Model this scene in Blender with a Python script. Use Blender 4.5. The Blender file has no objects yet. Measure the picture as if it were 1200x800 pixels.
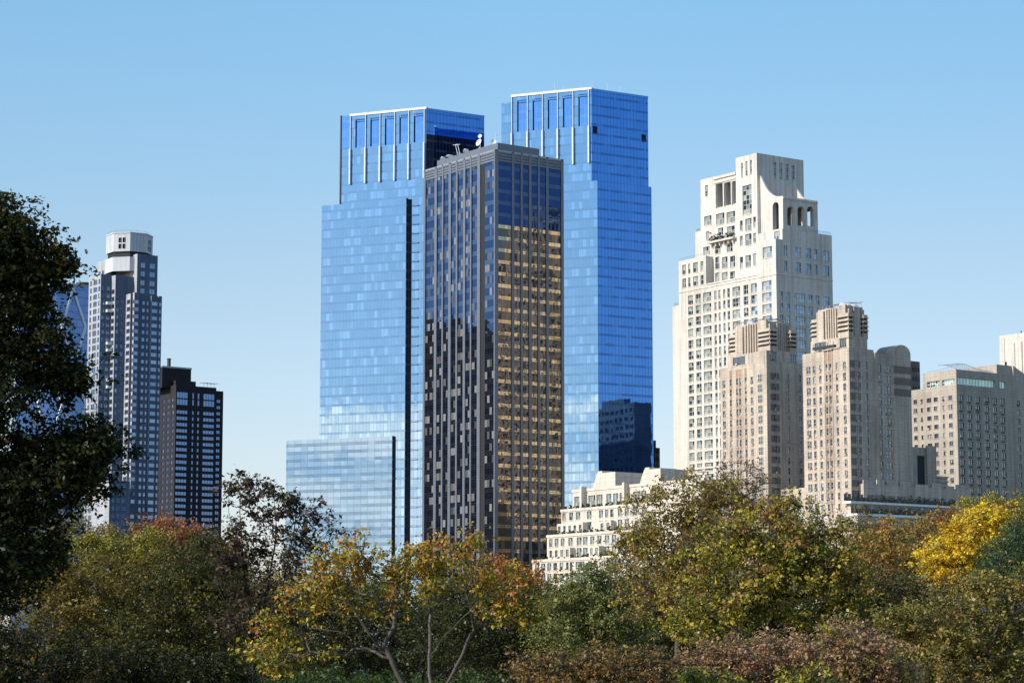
import bpy, math, random
import numpy as np
from math import radians as rad, sin, cos, atan2, pi, sqrt

SC = bpy.context.scene
COL = SC.collection
RNG = np.random.default_rng(7)
random.seed(7)

# ------------------------------------------------------------------ camera model (a long lens, tilted slightly up)
F_PX, CX, CY, HOR, CAM_H = 2800.0, 600.0, 400.0, 770.0, 6.0
TH = math.atan((HOR - CY) / F_PX)
CT, ST = cos(TH), sin(TH)


def ray(px, py):
    dx, dy = (px - CX) / F_PX, (CY - py) / F_PX
    return dx, CT - dy * ST, ST + dy * CT


def at(px, py, depth):
    dx, dy, dz = ray(px, py)
    t = depth / dy
    return np.array([dx * t, depth, CAM_H + dz * t])


class Frame:
    """A street-grid frame standing at one building corner: a runs along its left flank, b along its right flank."""
    def __init__(s, px, py, depth, al=35.6, ar=54.4):
        c = at(px, py, depth)
        s.C = c[:2]
        s.L = np.array([-sin(rad(al)), cos(rad(al))])
        s.R = np.array([sin(rad(ar)), cos(rad(ar))])
        s.nL = np.array([-cos(rad(al)), -sin(rad(al))])   # outward normal of a left flank
        s.nR = np.array([cos(rad(ar)), -sin(rad(ar))])    # outward normal of a right flank

    def _hit(s, px, py, org, d):
        dx, dy, dz = ray(px, py)
        M = np.array([[dx, -d[0]], [dy, -d[1]]])
        t, q = np.linalg.solve(M, org)
        return q, CAM_H + t * dz

    def A(s, px, py, b=0.0):
        return s._hit(px, py, s.C + b * s.R, s.L)

    def B(s, px, py, a=0.0):
        return s._hit(px, py, s.C + a * s.L, s.R)

    def P(s, a, b):
        return s.C + a * s.L + b * s.R


# ------------------------------------------------------------------ object helpers
def root(name, label, cat, loc, group=None, kind=None):
    o = bpy.data.objects.new(name, None)
    o.empty_display_size = 1.0
    o.location = (float(loc[0]), float(loc[1]), float(loc[2]) if len(loc) > 2 else 0.0)
    o['label'] = label
    o['category'] = cat
    if group: o['group'] = group
    if kind: o['kind'] = kind
    COL.objects.link(o)
    return o


class MB:
    """Collects quads (each its own island unless built by box) in world metres."""
    def __init__(s):
        s.v, s.f, s.m, s.uv = [], [], [], []
        s.smooth = False
        s.marks = []

    def quad(s, p0, p1, p2, p3, m=0, uv=None):
        n = len(s.v)
        s.v += [tuple(map(float, p)) for p in (p0, p1, p2, p3)]
        s.f.append((n, n + 1, n + 2, n + 3))
        s.m.append(m)
        s.uv += list(uv) if uv else [(0, 0)] * 4

    def tri(s, p0, p1, p2, m=0):
        n = len(s.v)
        s.v += [tuple(map(float, p)) for p in (p0, p1, p2)]
        s.f.append((n, n + 1, n + 2))
        s.m.append(m)
        s.uv += [(0, 0)] * 3

    def face(s, P0, U, w0, w1, z0, z1, m=0, nrm=None):
        """vertical rectangle on the line P0 + u*U, facing nrm"""
        a, b = P0 + w0 * U, P0 + w1 * U
        if nrm is not None and (U[1] * nrm[0] - U[0] * nrm[1]) < 0:
            a, b = b, a; w0, w1 = w1, w0
        s.quad((a[0], a[1], z0), (b[0], b[1], z0), (b[0], b[1], z1), (a[0], a[1], z1), m,
               [(w0, z0), (w1, z0), (w1, z1), (w0, z1)])

    def prism(s, pts, z0, z1, m=0, top=True, mt=None, bottom=False):
        """upright prism over a footprint (counter-clockwise from above)"""
        k = len(pts)
        run = 0.0
        for i in range(k):
            p, q = pts[i], pts[(i + 1) % k]
            d = math.hypot(q[0] - p[0], q[1] - p[1])
            s.quad((p[0], p[1], z0), (q[0], q[1], z0), (q[0], q[1], z1), (p[0], p[1], z1), m,
                   [(run, z0), (run + d, z0), (run + d, z1), (run, z1)])
            run += d
        for on, z in ((top, z1), (bottom, z0)):
            if on:
                n = len(s.v)
                s.v += [(float(p[0]), float(p[1]), z) for p in pts]
                s.f.append(tuple(range(n, n + k)) if z == z1 else tuple(range(n + k - 1, n - 1, -1)))
                s.m.append(m if mt is None else mt)
                s.uv += [(float(p[0]), float(p[1])) for p in pts]

    def tube(s, p, q, r0, r1=None, m=0, k=6):
        p, q = np.array(p, float), np.array(q, float)
        r1 = r0 if r1 is None else r1
        d = q - p
        d /= max(np.linalg.norm(d), 1e-9)
        x = np.cross(d, (0.3, 0.2, 0.9) if abs(d[2]) < .9 else (1, 0, 0)); x /= np.linalg.norm(x)
        y = np.cross(d, x)
        ring = lambda c, r: [c + r * (cos(2 * pi * i / k) * x + sin(2 * pi * i / k) * y) for i in range(k)]
        a, b = ring(p, r0), ring(q, r1)
        n = len(s.v)
        s.v += [tuple(map(float, t)) for t in a + b]
        for i in range(k):
            j = (i + 1) % k
            s.f.append((n + i, n + j, n + k + j, n + k + i)); s.m.append(m); s.uv += [(0, 0)] * 4
        s.f.append(tuple(n + k + i for i in range(k))); s.m.append(m); s.uv += [(0, 0)] * k
        s.f.append(tuple(n + k - 1 - i for i in range(k))); s.m.append(m); s.uv += [(0, 0)] * k

    def ball(s, c, r, m=0, ru=10, rv=6, squash=1.0, axis=None):
        c = np.array(c, float)
        for i in range(rv):
            for j in range(ru):
                P = []
                for (a, b) in ((i, j), (i, j + 1), (i + 1, j + 1), (i + 1, j)):
                    th, ph = pi * a / rv, 2 * pi * b / ru
                    P.append(c + r * np.array([sin(th) * cos(ph), sin(th) * sin(ph), cos(th) * squash]))
                s.quad(P[3], P[2], P[1], P[0], m)

    def mark(s): s.marks.append(len(s.f))

    def build_each(s, name, mats, parent, cap=100):
        """every marked piece becomes a part of its own"""
        ends = s.marks[1:] + [len(s.f)]
        rest = MB()
        for i, (a, b) in enumerate(zip(s.marks, ends)):
            t = MB() if i < cap else rest
            uo = [0]
            for f in s.f: uo.append(uo[-1] + len(f))
            for k in range(a, b):
                base = len(t.v)
                t.v += [s.v[j] for j in s.f[k]]
                t.f.append(tuple(range(base, base + len(s.f[k]))))
                t.m.append(s.m[k]); t.uv += s.uv[uo[k]:uo[k + 1]]
            if i < cap: t.build(name, mats, parent)
        if rest.f: rest.build(name, mats, parent, kind='stuff')

    def build(s, name, mats, parent=None, kind=None, label=None):
        if not s.f: return None
        me = bpy.data.meshes.new(name)
        off = np.array(parent.location if parent is not None and parent.parent is None else
                       ((0, 0, 0) if parent is None else parent.parent.location), float)
        me.from_pydata((np.array(s.v) - off).tolist(), [], s.f)
        for m in (mats if isinstance(mats, (list, tuple)) else [mats]): me.materials.append(m)
        me.polygons.foreach_set('material_index', s.m)
        uvl = me.uv_layers.new(name='UVMap')
        uvl.data.foreach_set('uv', np.array(s.uv, float).ravel())
        if s.smooth: me.shade_smooth()
        me.update()
        o = bpy.data.objects.new(name, me)
        COL.objects.link(o)
        if parent is not None: o.parent = parent
        if kind: o['kind'] = kind
        if label: o['label'] = label
        return o


def wall_cells(mb, O, U, nrm, w0, w1, z0, z1, holes, depth=0.35, m=0, mrev=None):
    """a wall rectangle with recessed openings; openings are (u0, u1, z0, z1)"""
    holes = [h for h in holes if h[0] > w0 + 1e-3 and h[1] < w1 - 1e-3 and h[2] > z0 + 1e-3 and h[3] < z1 - 1e-3]
    if not holes:
        mb.face(O, U, w0, w1, z0, z1, m, nrm); return []
    us = sorted({round(x, 4) for h in holes for x in h[:2]} | {w0, w1})
    zs = sorted({round(x, 4) for h in holes for x in h[2:4]} | {z0, z1})
    H = np.array([h[:4] for h in holes])
    for j in range(len(zs) - 1):
        zc = (zs[j] + zs[j + 1]) / 2
        row = H[(H[:, 2] < zc) & (H[:, 3] > zc)]
        start = us[0]
        i = 0
        segs = sorted((r[0], r[1]) for r in row)
        cur = w0
        for (a, b) in segs:
            if a > cur + 1e-4: mb.face(O, U, cur, a, zs[j], zs[j + 1], m, nrm)
            cur = max(cur, b)
        if cur < w1 - 1e-4: mb.face(O, U, cur, w1, zs[j], zs[j + 1], m, nrm)
    mr = m if mrev is None else mrev
    I = O - nrm * depth
    for h in holes:
        u0, u1, a, b = h[:4]
        p0, p1, q0, q1 = O + u0 * U, O + u1 * U, I + u0 * U, I + u1 * U
        v = lambda p, z: (p[0], p[1], z)
        mb.quad(v(p0, a), v(q0, a), v(q0, b), v(p0, b), mr)
        mb.quad(v(q1, a), v(p1, a), v(p1, b), v(q1, b), mr)
        mb.quad(v(p0, a), v(p1, a), v(q1, a), v(q0, a), mr)
        mb.quad(v(q0, b), v(q1, b), v(p1, b), v(p0, b), mr)
    return holes


def bar(mb, O, U, nrm, u0, u1, z0, z1, d0, d1, m=0):
    """a box lying on a wall: from d0 to d1 metres out of the wall line"""
    a, b = O + nrm * d1, O + nrm * d0
    p0, p1, q0, q1 = a + u0 * U, a + u1 * U, b + u0 * U, b + u1 * U
    pts = [p0, p1, q1, q0]
    area = sum(pts[i][0] * pts[(i + 1) % 4][1] - pts[(i + 1) % 4][0] * pts[i][1] for i in range(4))
    if area < 0: pts = pts[::-1]
    mb.prism(pts, z0, z1, m, True, None, True)


def window_into(mb, O, U, nrm, h, depth, nu=2, nz=1, fw=0.14, sill=True):
    """panes (material 0), sash bars (1), sill (2) of one opening"""
    u0, u1, a, b = h[:4]
    G = O - nrm * (depth - 0.03)
    for i in range(nu):
        for k in range(nz):
            x0, x1 = u0 + (u1 - u0) * i / nu, u0 + (u1 - u0) * (i + 1) / nu
            y0, y1 = a + (b - a) * k / nz, a + (b - a) * (k + 1) / nz
            mb.face(G, U, x0, x1, y0, y1, 0, nrm)
    for i in range(nu + 1):
        x = u0 + (u1 - u0) * i / nu
        lo, hi = max(u0, x - fw / 2), min(u1, x + fw / 2)
        bar(mb, G, U, nrm, lo + (0.002 if i == 0 else 0), hi - (0.002 if i == nu else 0), a + .004, b - .004, 0.01, 0.10, 1)
    for k in range(nz + 1):
        y = a + (b - a) * k / nz
        bar(mb, G, U, nrm, u0 + .004, u1 - .004, max(a + .006, y - fw / 2), min(b - .006, y + fw / 2), 0.012, 0.09, 1)
    if sill:
        bar(mb, O, U, nrm, u0 - .12, u1 + .12, a - .22, a - .003, -depth * .9, 0.14, 2)


class Building(Frame):
    def __init__(s, name, label, cat, px, py, depth, al=35.6, ar=54.4, group=None):
        Frame.__init__(s, px, py, depth, al, ar)
        s.root = root(name, label, cat, (s.C[0], s.C[1], 0), group)
        s.wall = MB()
        s.wins = []
        s.py0 = py
        s.depth_m = depth

    def left(s, b, a0, a1, z0, z1, holes=(), depth=.35, mb=None, m=0, nu=2, nz=1, sill=True, add=True):
        O = s.P(0, b)
        hs = wall_cells(mb or s.wall, O, s.L, s.nL, a0, a1, z0, z1, list(holes), depth, m)
        if add:
            for h in hs: s.wins.append((O, s.L, s.nL, h, depth, h[4] if len(h) > 4 else nu, h[5] if len(h) > 5 else nz, sill))

    def right(s, a, b0, b1, z0, z1, holes=(), depth=.35, mb=None, m=0, nu=2, nz=1, sill=True, add=True):
        O = s.P(a, 0)
        hs = wall_cells(mb or s.wall, O, s.R, s.nR, b0, b1, z0, z1, list(holes), depth, m)
        if add:
            for h in hs: s.wins.append((O, s.R, s.nR, h, depth, h[4] if len(h) > 4 else nu, h[5] if len(h) > 5 else nz, sill))

    def block(s, a0, a1, b0, b1, z0, z1, lh=(), rh=(), mb=None, m=0, mt=1, depth=.35, coping=.0, mc=None, **kw):
        mb = mb or s.wall
        s.left(b0, a0, a1, z0, z1, lh, depth, mb, m, **kw)
        s.right(a0, b0, b1, z0, z1, rh, depth, mb, m, **kw)
        mb.face(s.P(0, b1), s.L, a0, a1, z0, z1, m, -s.nL)
        mb.face(s.P(a1, 0), s.R, b0, b1, z0, z1, m, -s.nR)
        c = [s.P(a0, b0), s.P(a0, b1), s.P(a1, b1), s.P(a1, b0)]
        if coping:                              # a real parapet: roof sunk behind a low wall
            t = .4
            i = [s.P(a0 + t, b0 + t), s.P(a0 + t, b1 - t), s.P(a1 - t, b1 - t), s.P(a1 - t, b0 + t)]
            for k in range(4):
                j = (k + 1) % 4
                mb.quad((*c[k], z1), (*c[j], z1), (*i[j], z1), (*i[k], z1), m)
                mb.quad((*i[k], z1), (*i[j], z1), (*i[j], z1 - coping), (*i[k], z1 - coping), m)
            mb.quad(*[(*p, z1 - coping) for p in i], mt)
        else:
            mb.quad(*[(*p, z1) for p in c], mt)

    def lcols(s, pxs, py, b=0.0, *extra):
        out = []
        for c in pxs:
            a0, a1 = s.A(c[1], py, b)[0], s.A(c[0], py, b)[0]
            out.append((min(a0, a1), max(a0, a1)) + tuple(c[2:]) )
        return out

    def rcols(s, pxs, py, a=0.0):
        out = []
        for c in pxs:
            b0, b1 = s.B(c[0], py, a)[0], s.B(c[1], py, a)[0]
            out.append((min(b0, b1), max(b0, b1)) + tuple(c[2:]))
        return out

    @staticmethod
    def grid(cols, rows):
        return [(c[0], c[1], r[0], r[1]) + tuple(c[2:]) for r in rows for c in cols]

    @staticmethod
    def rows(ztop, n, sp, h):
        return [(ztop - i * sp - h, ztop - i * sp) for i in range(n)]

    def zL(s, px, py, b=0.0): return s.A(px, py, b)[1]
    def zR(s, px, py, a=0.0): return s.B(px, py, a)[1]

    @staticmethod
    def cooler(mb, O, U, n, h, pick):
        """an air conditioner standing out of the lower sash"""
        w = min(.75, (h[1] - h[0]) * .7)
        u = h[0] + .06 + (h[1] - h[0] - w - .12) * pick.random()
        bar(mb, O, U, n, u, u + w, h[2] + .01, h[2] + .5, -.18, .42, 1 if pick.random() < .5 else 2)

    def finish(s, wall_name, wall_mats, win_mats, cap=100, ac=0.0):
        pick = random.Random(21)
        if wall_name: s.wall.build(wall_name, wall_mats, s.root)
        size = lambda w: (w[3][1] - w[3][0]) * (w[3][3] - w[3][2]) * (1.0 if w[3][2] > 12 else .01)
        ws = sorted(s.wins, key=size, reverse=True)
        rest = MB()
        for i, (O, U, n, h, d, nu, nz, sl) in enumerate(ws):
            if i < cap:
                mb = MB()
                window_into(mb, O, U, n, h, d, nu, nz, sill=sl)
                if pick.random() < ac: s.cooler(mb, O, U, n, h, pick)
                mb.build('window', win_mats, s.root)
            else:
                window_into(rest, O, U, n, h, d, nu, nz, sill=sl)
                if pick.random() < ac: s.cooler(rest, O, U, n, h, pick)
        if rest.f: rest.build('window', win_mats, s.root, kind='stuff')


# ------------------------------------------------------------------ materials
class NT:
    def __init__(s, mat):
        s.t = mat.node_tree
        s.t.nodes.clear()
    def n(s, typ, **kw):
        nd = s.t.nodes.new(typ)
        for k, v in kw.items(): setattr(nd, k, v)
        return nd
    def lk(s, a, b): s.t.links.new(a, b)
    def set(s, inp, v):
        if isinstance(v, bpy.types.NodeSocket): s.lk(v, inp)
        else: inp.default_value = v
    def math(s, op, a, b=0.0, c=0.0, clamp=False):
        nd = s.n('ShaderNodeMath', operation=op, use_clamp=clamp)
        s.set(nd.inputs[0], a); s.set(nd.inputs[1], b)
        if len(nd.inputs) > 2: s.set(nd.inputs[2], c)
        return nd.outputs[0]
    def vmath(s, op, a, b=(0, 0, 0), sc=None):
        nd = s.n('ShaderNodeVectorMath', operation=op)
        s.set(nd.inputs[0], a)
        if sc is not None: s.set(nd.inputs['Scale'], sc)
        else: s.set(nd.inputs[1], b)
        return nd.outputs[0]
    def mix(s, f, a, b, blend='MIX'):
        nd = s.n('ShaderNodeMix', data_type='RGBA', blend_type=blend)
        s.set(nd.inputs[0], f)
        s.set(nd.inputs[6], a if isinstance(a, bpy.types.NodeSocket) else (*a, 1) if len(a) == 3 else a)
        s.set(nd.inputs[7], b if isinstance(b, bpy.types.NodeSocket) else (*b, 1) if len(b) == 3 else b)
        return nd.outputs[2]
    def noise(s, vec, scale, detail=4.0, rough=.55):
        nd = s.n('ShaderNodeTexNoise')
        s.lk(vec, nd.inputs['Vector'])
        nd.inputs['Scale'].default_value = scale
        nd.inputs['Detail'].default_value = detail
        nd.inputs['Roughness'].default_value = rough
        return nd
    def ramp(s, f, stops):
        nd = s.n('ShaderNodeValToRGB')
        s.lk(f, nd.inputs[0])
        e = nd.color_ramp.elements
        while len(e) < len(stops): e.new(.5)
        for i, (p, c) in enumerate(stops):
            e[i].position = p
            e[i].color = (*c, 1) if len(c) == 3 else c
        return nd.outputs[0]


def new_mat(name):
    m = bpy.data.materials.new(name)
    m.use_nodes = True
    return m, NT(m)


def masonry(name, col, var=.12, streak=.18, course=0.0, rough=.85):
    """stone or brick: base colour with blotches, rain streaks, soot and faint coursing"""
    m, t = new_mat(name)
    tc = t.n('ShaderNodeTexCoord')
    ob = tc.outputs['Object']
    n1 = t.noise(ob, .07, 8, .65).outputs[0]
    mp = t.n('ShaderNodeMapping'); mp.inputs['Scale'].default_value = (.9, .9, .03)
    t.lk(ob, mp.inputs[0])
    n2 = t.noise(mp.outputs[0], 1.0, 6, .65).outputs[0]
    n3 = t.noise(ob, 1.3, 4, .7).outputs[0]
    mp2 = t.n('ShaderNodeMapping'); mp2.inputs['Scale'].default_value = (.8, .8, 2.6)
    t.lk(ob, mp2.inputs[0])
    n4 = t.n('ShaderNodeTexVoronoi'); n4.inputs['Scale'].default_value = 1.0; t.lk(mp2.outputs[0], n4.inputs['Vector'])
    dark = tuple(c * (1 - var * 2.6) for c in col)
    warm = (min(1, col[0] * (1 + var)), min(1, col[1] * (1 + var * .8)), min(1, col[2] * (1 + var * .5)))
    c = t.ramp(n1, [(.32, dark), (.5, col), (.68, warm)])
    st = t.ramp(n2, [(.36, (1 - streak * 1.5, 1 - streak * 1.55, 1 - streak * 1.6)), (.6, (1, 1, 1))])
    c = t.mix(1.0, c, st, 'MULTIPLY')
    c = t.mix(1.0, c, t.ramp(n3, [(.3, (1 - var * 1.4,) * 3), (.7, (1, 1, 1))]), 'MULTIPLY')
    bw = t.n('ShaderNodeRGBToBW'); t.lk(n4.outputs['Color'], bw.inputs[0])
    c = t.mix(1.0, c, t.ramp(bw.outputs[0], [(.2, (1 - var * 1.2, 1 - var * 1.25, 1 - var * 1.3)), (.8, (1, 1, 1))]), 'MULTIPLY')
    if course:
        sp = t.n('ShaderNodeSeparateXYZ'); t.lk(ob, sp.inputs[0])
        w = t.math('FRACT', t.math('DIVIDE', sp.outputs[2], course))
        ln = t.math('LESS_THAN', w, .14)
        c = t.mix(t.math('MULTIPLY', ln, .16), c, (.05, .045, .04))
    bs = t.n('ShaderNodeBsdfPrincipled')
    t.lk(c, bs.inputs['Base Color'])
    bs.inputs['Roughness'].default_value = rough
    bm = t.n('ShaderNodeBump'); bm.inputs['Strength'].default_value = .35; bm.inputs['Distance'].default_value = .1
    t.lk(n3, bm.inputs['Height']); t.lk(bm.outputs[0], bs.inputs['Normal'])
    o = t.n('ShaderNodeOutputMaterial'); t.lk(bs.outputs[0], o.inputs[0])
    return m


def plain(name, col, rough=.6, metal=0.0, var=.08):
    m, t = new_mat(name)
    tc = t.n('ShaderNodeTexCoord')
    n1 = t.noise(tc.outputs['Object'], .8, 4).outputs[0]
    c = t.ramp(n1, [(.3, tuple(x * (1 - var * 2) for x in col)), (.7, tuple(min(1, x * (1 + var)) for x in col))])
    bs = t.n('ShaderNodeBsdfPrincipled')
    t.lk(c, bs.inputs['Base Color'])
    bs.inputs['Roughness'].default_value = rough
    bs.inputs['Metallic'].default_value = metal
    o = t.n('ShaderNodeOutputMaterial'); t.lk(bs.outputs[0], o.inputs[0])
    return m


def pane_glass(name, tint=(.8, .9, 1.0), refl=.35, dark=(.02, .025, .03), blind=(.5, .48, .42), blinds=.35, wobble=.02):
    """window panes: each pane has its own blind or dark room behind it and its own slight tilt"""
    m, t = new_mat(name)
    g = t.n('ShaderNodeNewGeometry')
    r = g.outputs['Random Per Island']
    wn = t.n('ShaderNodeTexWhiteNoise', noise_dimensions='1D'); t.lk(r, wn.inputs['W'])
    room = t.ramp(r, [(0.0, dark), (1 - blinds - .03, tuple(d * 2.2 for d in dark)), (1 - blinds, tuple(b * .45 for b in blind)), (1.0, blind)])
    df = t.n('ShaderNodeBsdfDiffuse'); t.lk(room, df.inputs[0])
    off = t.vmath('SUBTRACT', wn.outputs['Color'], (.5, .5, .5))
    nrm = t.vmath('NORMALIZE', t.vmath('ADD', g.outputs['Normal'], t.vmath('SCALE', off, sc=wobble)))
    gl = t.n('ShaderNodeBsdfGlossy'); gl.inputs['Roughness'].default_value = .03
    gl.inputs['Color'].default_value = (*tint, 1)
    t.lk(nrm, gl.inputs['Normal'])
    mx = t.n('ShaderNodeMixShader'); mx.inputs[0].default_value = refl
    t.lk(df.outputs[0], mx.inputs[1]); t.lk(gl.outputs[0], mx.inputs[2])
    o = t.n('ShaderNodeOutputMaterial'); t.lk(mx.outputs[0], o.inputs[0])
    return m


def curtain_glass(name, tint, refl, base, pw=1.5, fh=3.9, line=(.02, .05, .12), lw=.09, line_amt=.55, spandrel=.24,
                  span_amt=.25, blind=(.5, .6, .7), blind_amt=0.0, blind_frac=.2, wobble=.008, low=.004, span_refl=None,
                  span_tint=None, rough=.02, room_var=0.5, pane_var=.14, run_amt=.14, patchy=.35, blind_lo=.3, cl_w=.6, rv_w=.6, skew=(0, 0, 0), blind_gain=0.0, ml_w=.75):
    """mirror-glass curtain wall in wall metres (UV): panes, mullions, spandrel band, per-pane tilt"""
    m, t = new_mat(name)
    uv = t.n('ShaderNodeUVMap').outputs[0]
    sp = t.n('ShaderNodeSeparateXYZ'); t.lk(uv, sp.inputs[0])
    u, v = t.math('DIVIDE', sp.outputs[0], pw), t.math('DIVIDE', sp.outputs[1], fh)
    fu, fv = t.math('FRACT', u), t.math('FRACT', v)
    iu, iv = t.math('FLOOR', u), t.math('FLOOR', v)
    is_sp = t.math('LESS_THAN', fv, spandrel)
    cv = t.n('ShaderNodeCombineXYZ'); t.lk(iu, cv.inputs[0]); t.lk(t.math('ADD', iv, t.math('MULTIPLY', is_sp, .37)), cv.inputs[1])
    wn = t.n('ShaderNodeTexWhiteNoise', noise_dimensions='2D'); t.lk(cv.outputs[0], wn.inputs['Vector'])
    rv, rc = wn.outputs['Value'], wn.outputs['Color']
    # mullion lines
    ml = t.math('LESS_THAN', fu, lw / pw)
    h1 = t.math('LESS_THAN', fv, lw * 1.2 / fh)
    h2 = t.math('MULTIPLY', t.math('GREATER_THAN', fv, spandrel - lw * 1.2 / fh), is_sp)
    h3 = t.math('LESS_THAN', t.math('ABSOLUTE', t.math('SUBTRACT', fv, spandrel * .5)), lw * .6 / fh)
    patch = t.math('GREATER_THAN', t.noise(t.vmath('MULTIPLY', cv.outputs[0], (.27, 1.3, 0)), 1.0, 1).outputs[0], .46)
    hz = t.math('MULTIPLY', t.math('MAXIMUM', h1, t.math('MAXIMUM', h2, h3)), t.math('ADD', t.math('MULTIPLY', patch, 1.0 - patchy), patchy))
    ln = t.math('MAXIMUM', t.math('MULTIPLY', ml, ml_w), hz)
    # normals
    g = t.n('ShaderNodeNewGeometry')
    off = t.vmath('SCALE', t.vmath('SUBTRACT', rc, (.5, .5, .5)), sc=wobble)
    tc = t.n('ShaderNodeTexCoord')
    ln_n = t.vmath('SCALE', t.vmath('SUBTRACT', t.noise(tc.outputs['Object'], .22, 3).outputs['Color'], (.5, .5, .5)), sc=low)
    nrm = t.vmath('NORMALIZE', t.vmath('ADD', g.outputs['Normal'], t.vmath('ADD', t.vmath('ADD', off, skew), ln_n)))
    gl = t.n('ShaderNodeBsdfGlossy'); gl.inputs['Roughness'].default_value = rough
    tn = t.mix(t.math('MULTIPLY', is_sp, span_amt), tint, span_tint or tuple(x * .6 for x in tint))
    tn = t.mix(t.math('MULTIPLY', rv, pane_var), tn, tuple(x * .55 for x in tint))
    # whole runs of panes on a storey differ a little from their neighbours
    run = t.noise(t.vmath('MULTIPLY', cv.outputs[0], (.21, 1.7, 0)), 1.0, 1).outputs[0]
    tn = t.mix(t.math('MULTIPLY', t.math('GREATER_THAN', run, .56), run_amt), tn, tuple(min(1, x * 1.35 + .05) for x in tint))
    tn = t.mix(t.math('MULTIPLY', t.math('LESS_THAN', run, .43), run_amt), tn, tuple(x * .72 for x in tint))
    # what stands behind the pane: clustered blinds
    cl = t.noise(t.vmath('MULTIPLY', cv.outputs[0], (.6, .9, 0)), 1.0, 2).outputs[0]
    hasb = t.math('MULTIPLY', t.math('GREATER_THAN', t.math('ADD', t.math('MULTIPLY', cl, cl_w), t.math('MULTIPLY', t.math('FRACT', t.math('MULTIPLY', rv, 13.7)), rv_w)), .9 - blind_frac * .6), t.math('SUBTRACT', 1.0, is_sp))
    if blind_gain: tn = t.mix(t.math('MULTIPLY', hasb, t.math('ADD', .45, t.math('MULTIPLY', rv, .55))), tn, tuple(min(1, x * blind_gain + .03) for x in tint))
    t.lk(tn, gl.inputs['Color']); t.lk(nrm, gl.inputs['Normal'])
    room = t.mix(t.math('MULTIPLY', rv, room_var), base, tuple(b * 2.0 for b in base))
    room = t.mix(t.math('MULTIPLY', hasb, blind_amt), room, t.mix(t.math('FRACT', t.math('MULTIPLY', rv, 7.3)), tuple(x * blind_lo for x in blind), blind))
    df = t.n('ShaderNodeBsdfDiffuse'); t.lk(room, df.inputs[0])
    mx = t.n('ShaderNodeMixShader')
    rf = t.math('SUBTRACT', refl, t.math('MULTIPLY', hasb, refl * .45 * (1 if blind_amt > 0 else 0)))
    if span_refl is not None:
        rf = t.math('ADD', t.math('MULTIPLY', is_sp, span_refl), t.math('MULTIPLY', t.math('SUBTRACT', 1.0, is_sp), rf))
    t.lk(rf, mx.inputs[0])
    t.lk(df.outputs[0], mx.inputs[1]); t.lk(gl.outputs[0], mx.inputs[2])
    lb = t.n('ShaderNodeBsdfPrincipled'); lb.inputs['Base Color'].default_value = (*line, 1); lb.inputs['Roughness'].default_value = .4
    m2 = t.n('ShaderNodeMixShader')
    t.lk(t.math('MULTIPLY', ln, line_amt), m2.inputs[0]); t.lk(mx.outputs[0], m2.inputs[1]); t.lk(lb.outputs[0], m2.inputs[2])
    o = t.n('ShaderNodeOutputMaterial'); t.lk(m2.outputs[0], o.inputs[0])
    return m
# ------------------------------------------------------------------ shared building materials
M = {}
M['limestone'] = masonry('limestone', (.765, .705, .63), .06, .2, 0)
M['limestone_b'] = masonry('limestone_podium', (.76, .68, .57), .07, .16, 1.6)
M['beige_brick'] = masonry('beige_brick', (.655, .55, .445), .10, .22, .9)
M['brown_band'] = masonry('brown_brick_band', (.27, .205, .17), .08, .12, .6)
M['pink_brick'] = masonry('terracotta_panel', (.42, .27, .2), .08, .1)
M['hotel_brick'] = masonry('tan_brick', (.53, .46, .38), .09, .17, 1.0)
M['grey_brick_shade'] = masonry('grey_brick_shade', (.125, .165, .25), .08, .2, 1.7)  # darker copy of the tower wall, right-flank shade put into its colour
M['grey_brick_lit'] = masonry('grey_brick_lit', (.50, .52, .55), .08, .2, 1.7)
M['dark_brick'] = masonry('dark_brown_brick', (.026, .022, .028), .1, .2, 1.0)
M['red_brick'] = masonry('red_brick', (.3, .12, .07), .1, .2, .5)
M['roof'] = masonry('roof_gravel', (.22, .21, .2), .15, .1)
M['white_paint'] = plain('white_metal', (.82, .83, .84), .45)
M['fin'] = plain('fin_metal', (.62, .68, .74), .4)
M['steel'] = plain('grey_steel', (.35, .37, .4), .45, .6)
M['dark_metal'] = plain('dark_metal', (.045, .05, .06), .5, .3)
M['sash'] = plain('sash_paint', (.55, .54, .5), .5)
M['sash_dark'] = plain('sash_bronze', (.1, .09, .08), .5)
M['sash_grey'] = plain('sash_grey', (.28, .29, .3), .5)
M['pane_pale'] = pane_glass('pane_pale', (.5, .68, .9), .3, (.02, .025, .03), (.5, .53, .48), .55)
M['pane_old'] = pane_glass('pane_old', (.66, .70, .76), .22, (.03, .028, .03), (.45, .4, .36), .3)
M['pane_blue'] = pane_glass('pane_blue', (.62, .8, 1.0), .62, (.015, .02, .03), (.4, .42, .45), .25)
M['pane_navy'] = pane_glass('pane_navy', (.22, .36, .66), .6, (.01, .014, .03), (.3, .34, .4), .2)
M['pane_dark'] = pane_glass('pane_dark', (.5, .6, .8), .12, (.006, .007, .01), (.05, .05, .05), .1)
M['louvre'] = plain('louvre_black', (.012, .012, .014), .7)
M['plant'] = masonry('terrace_leaves', (.045, .06, .025), .3, .1)

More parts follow.
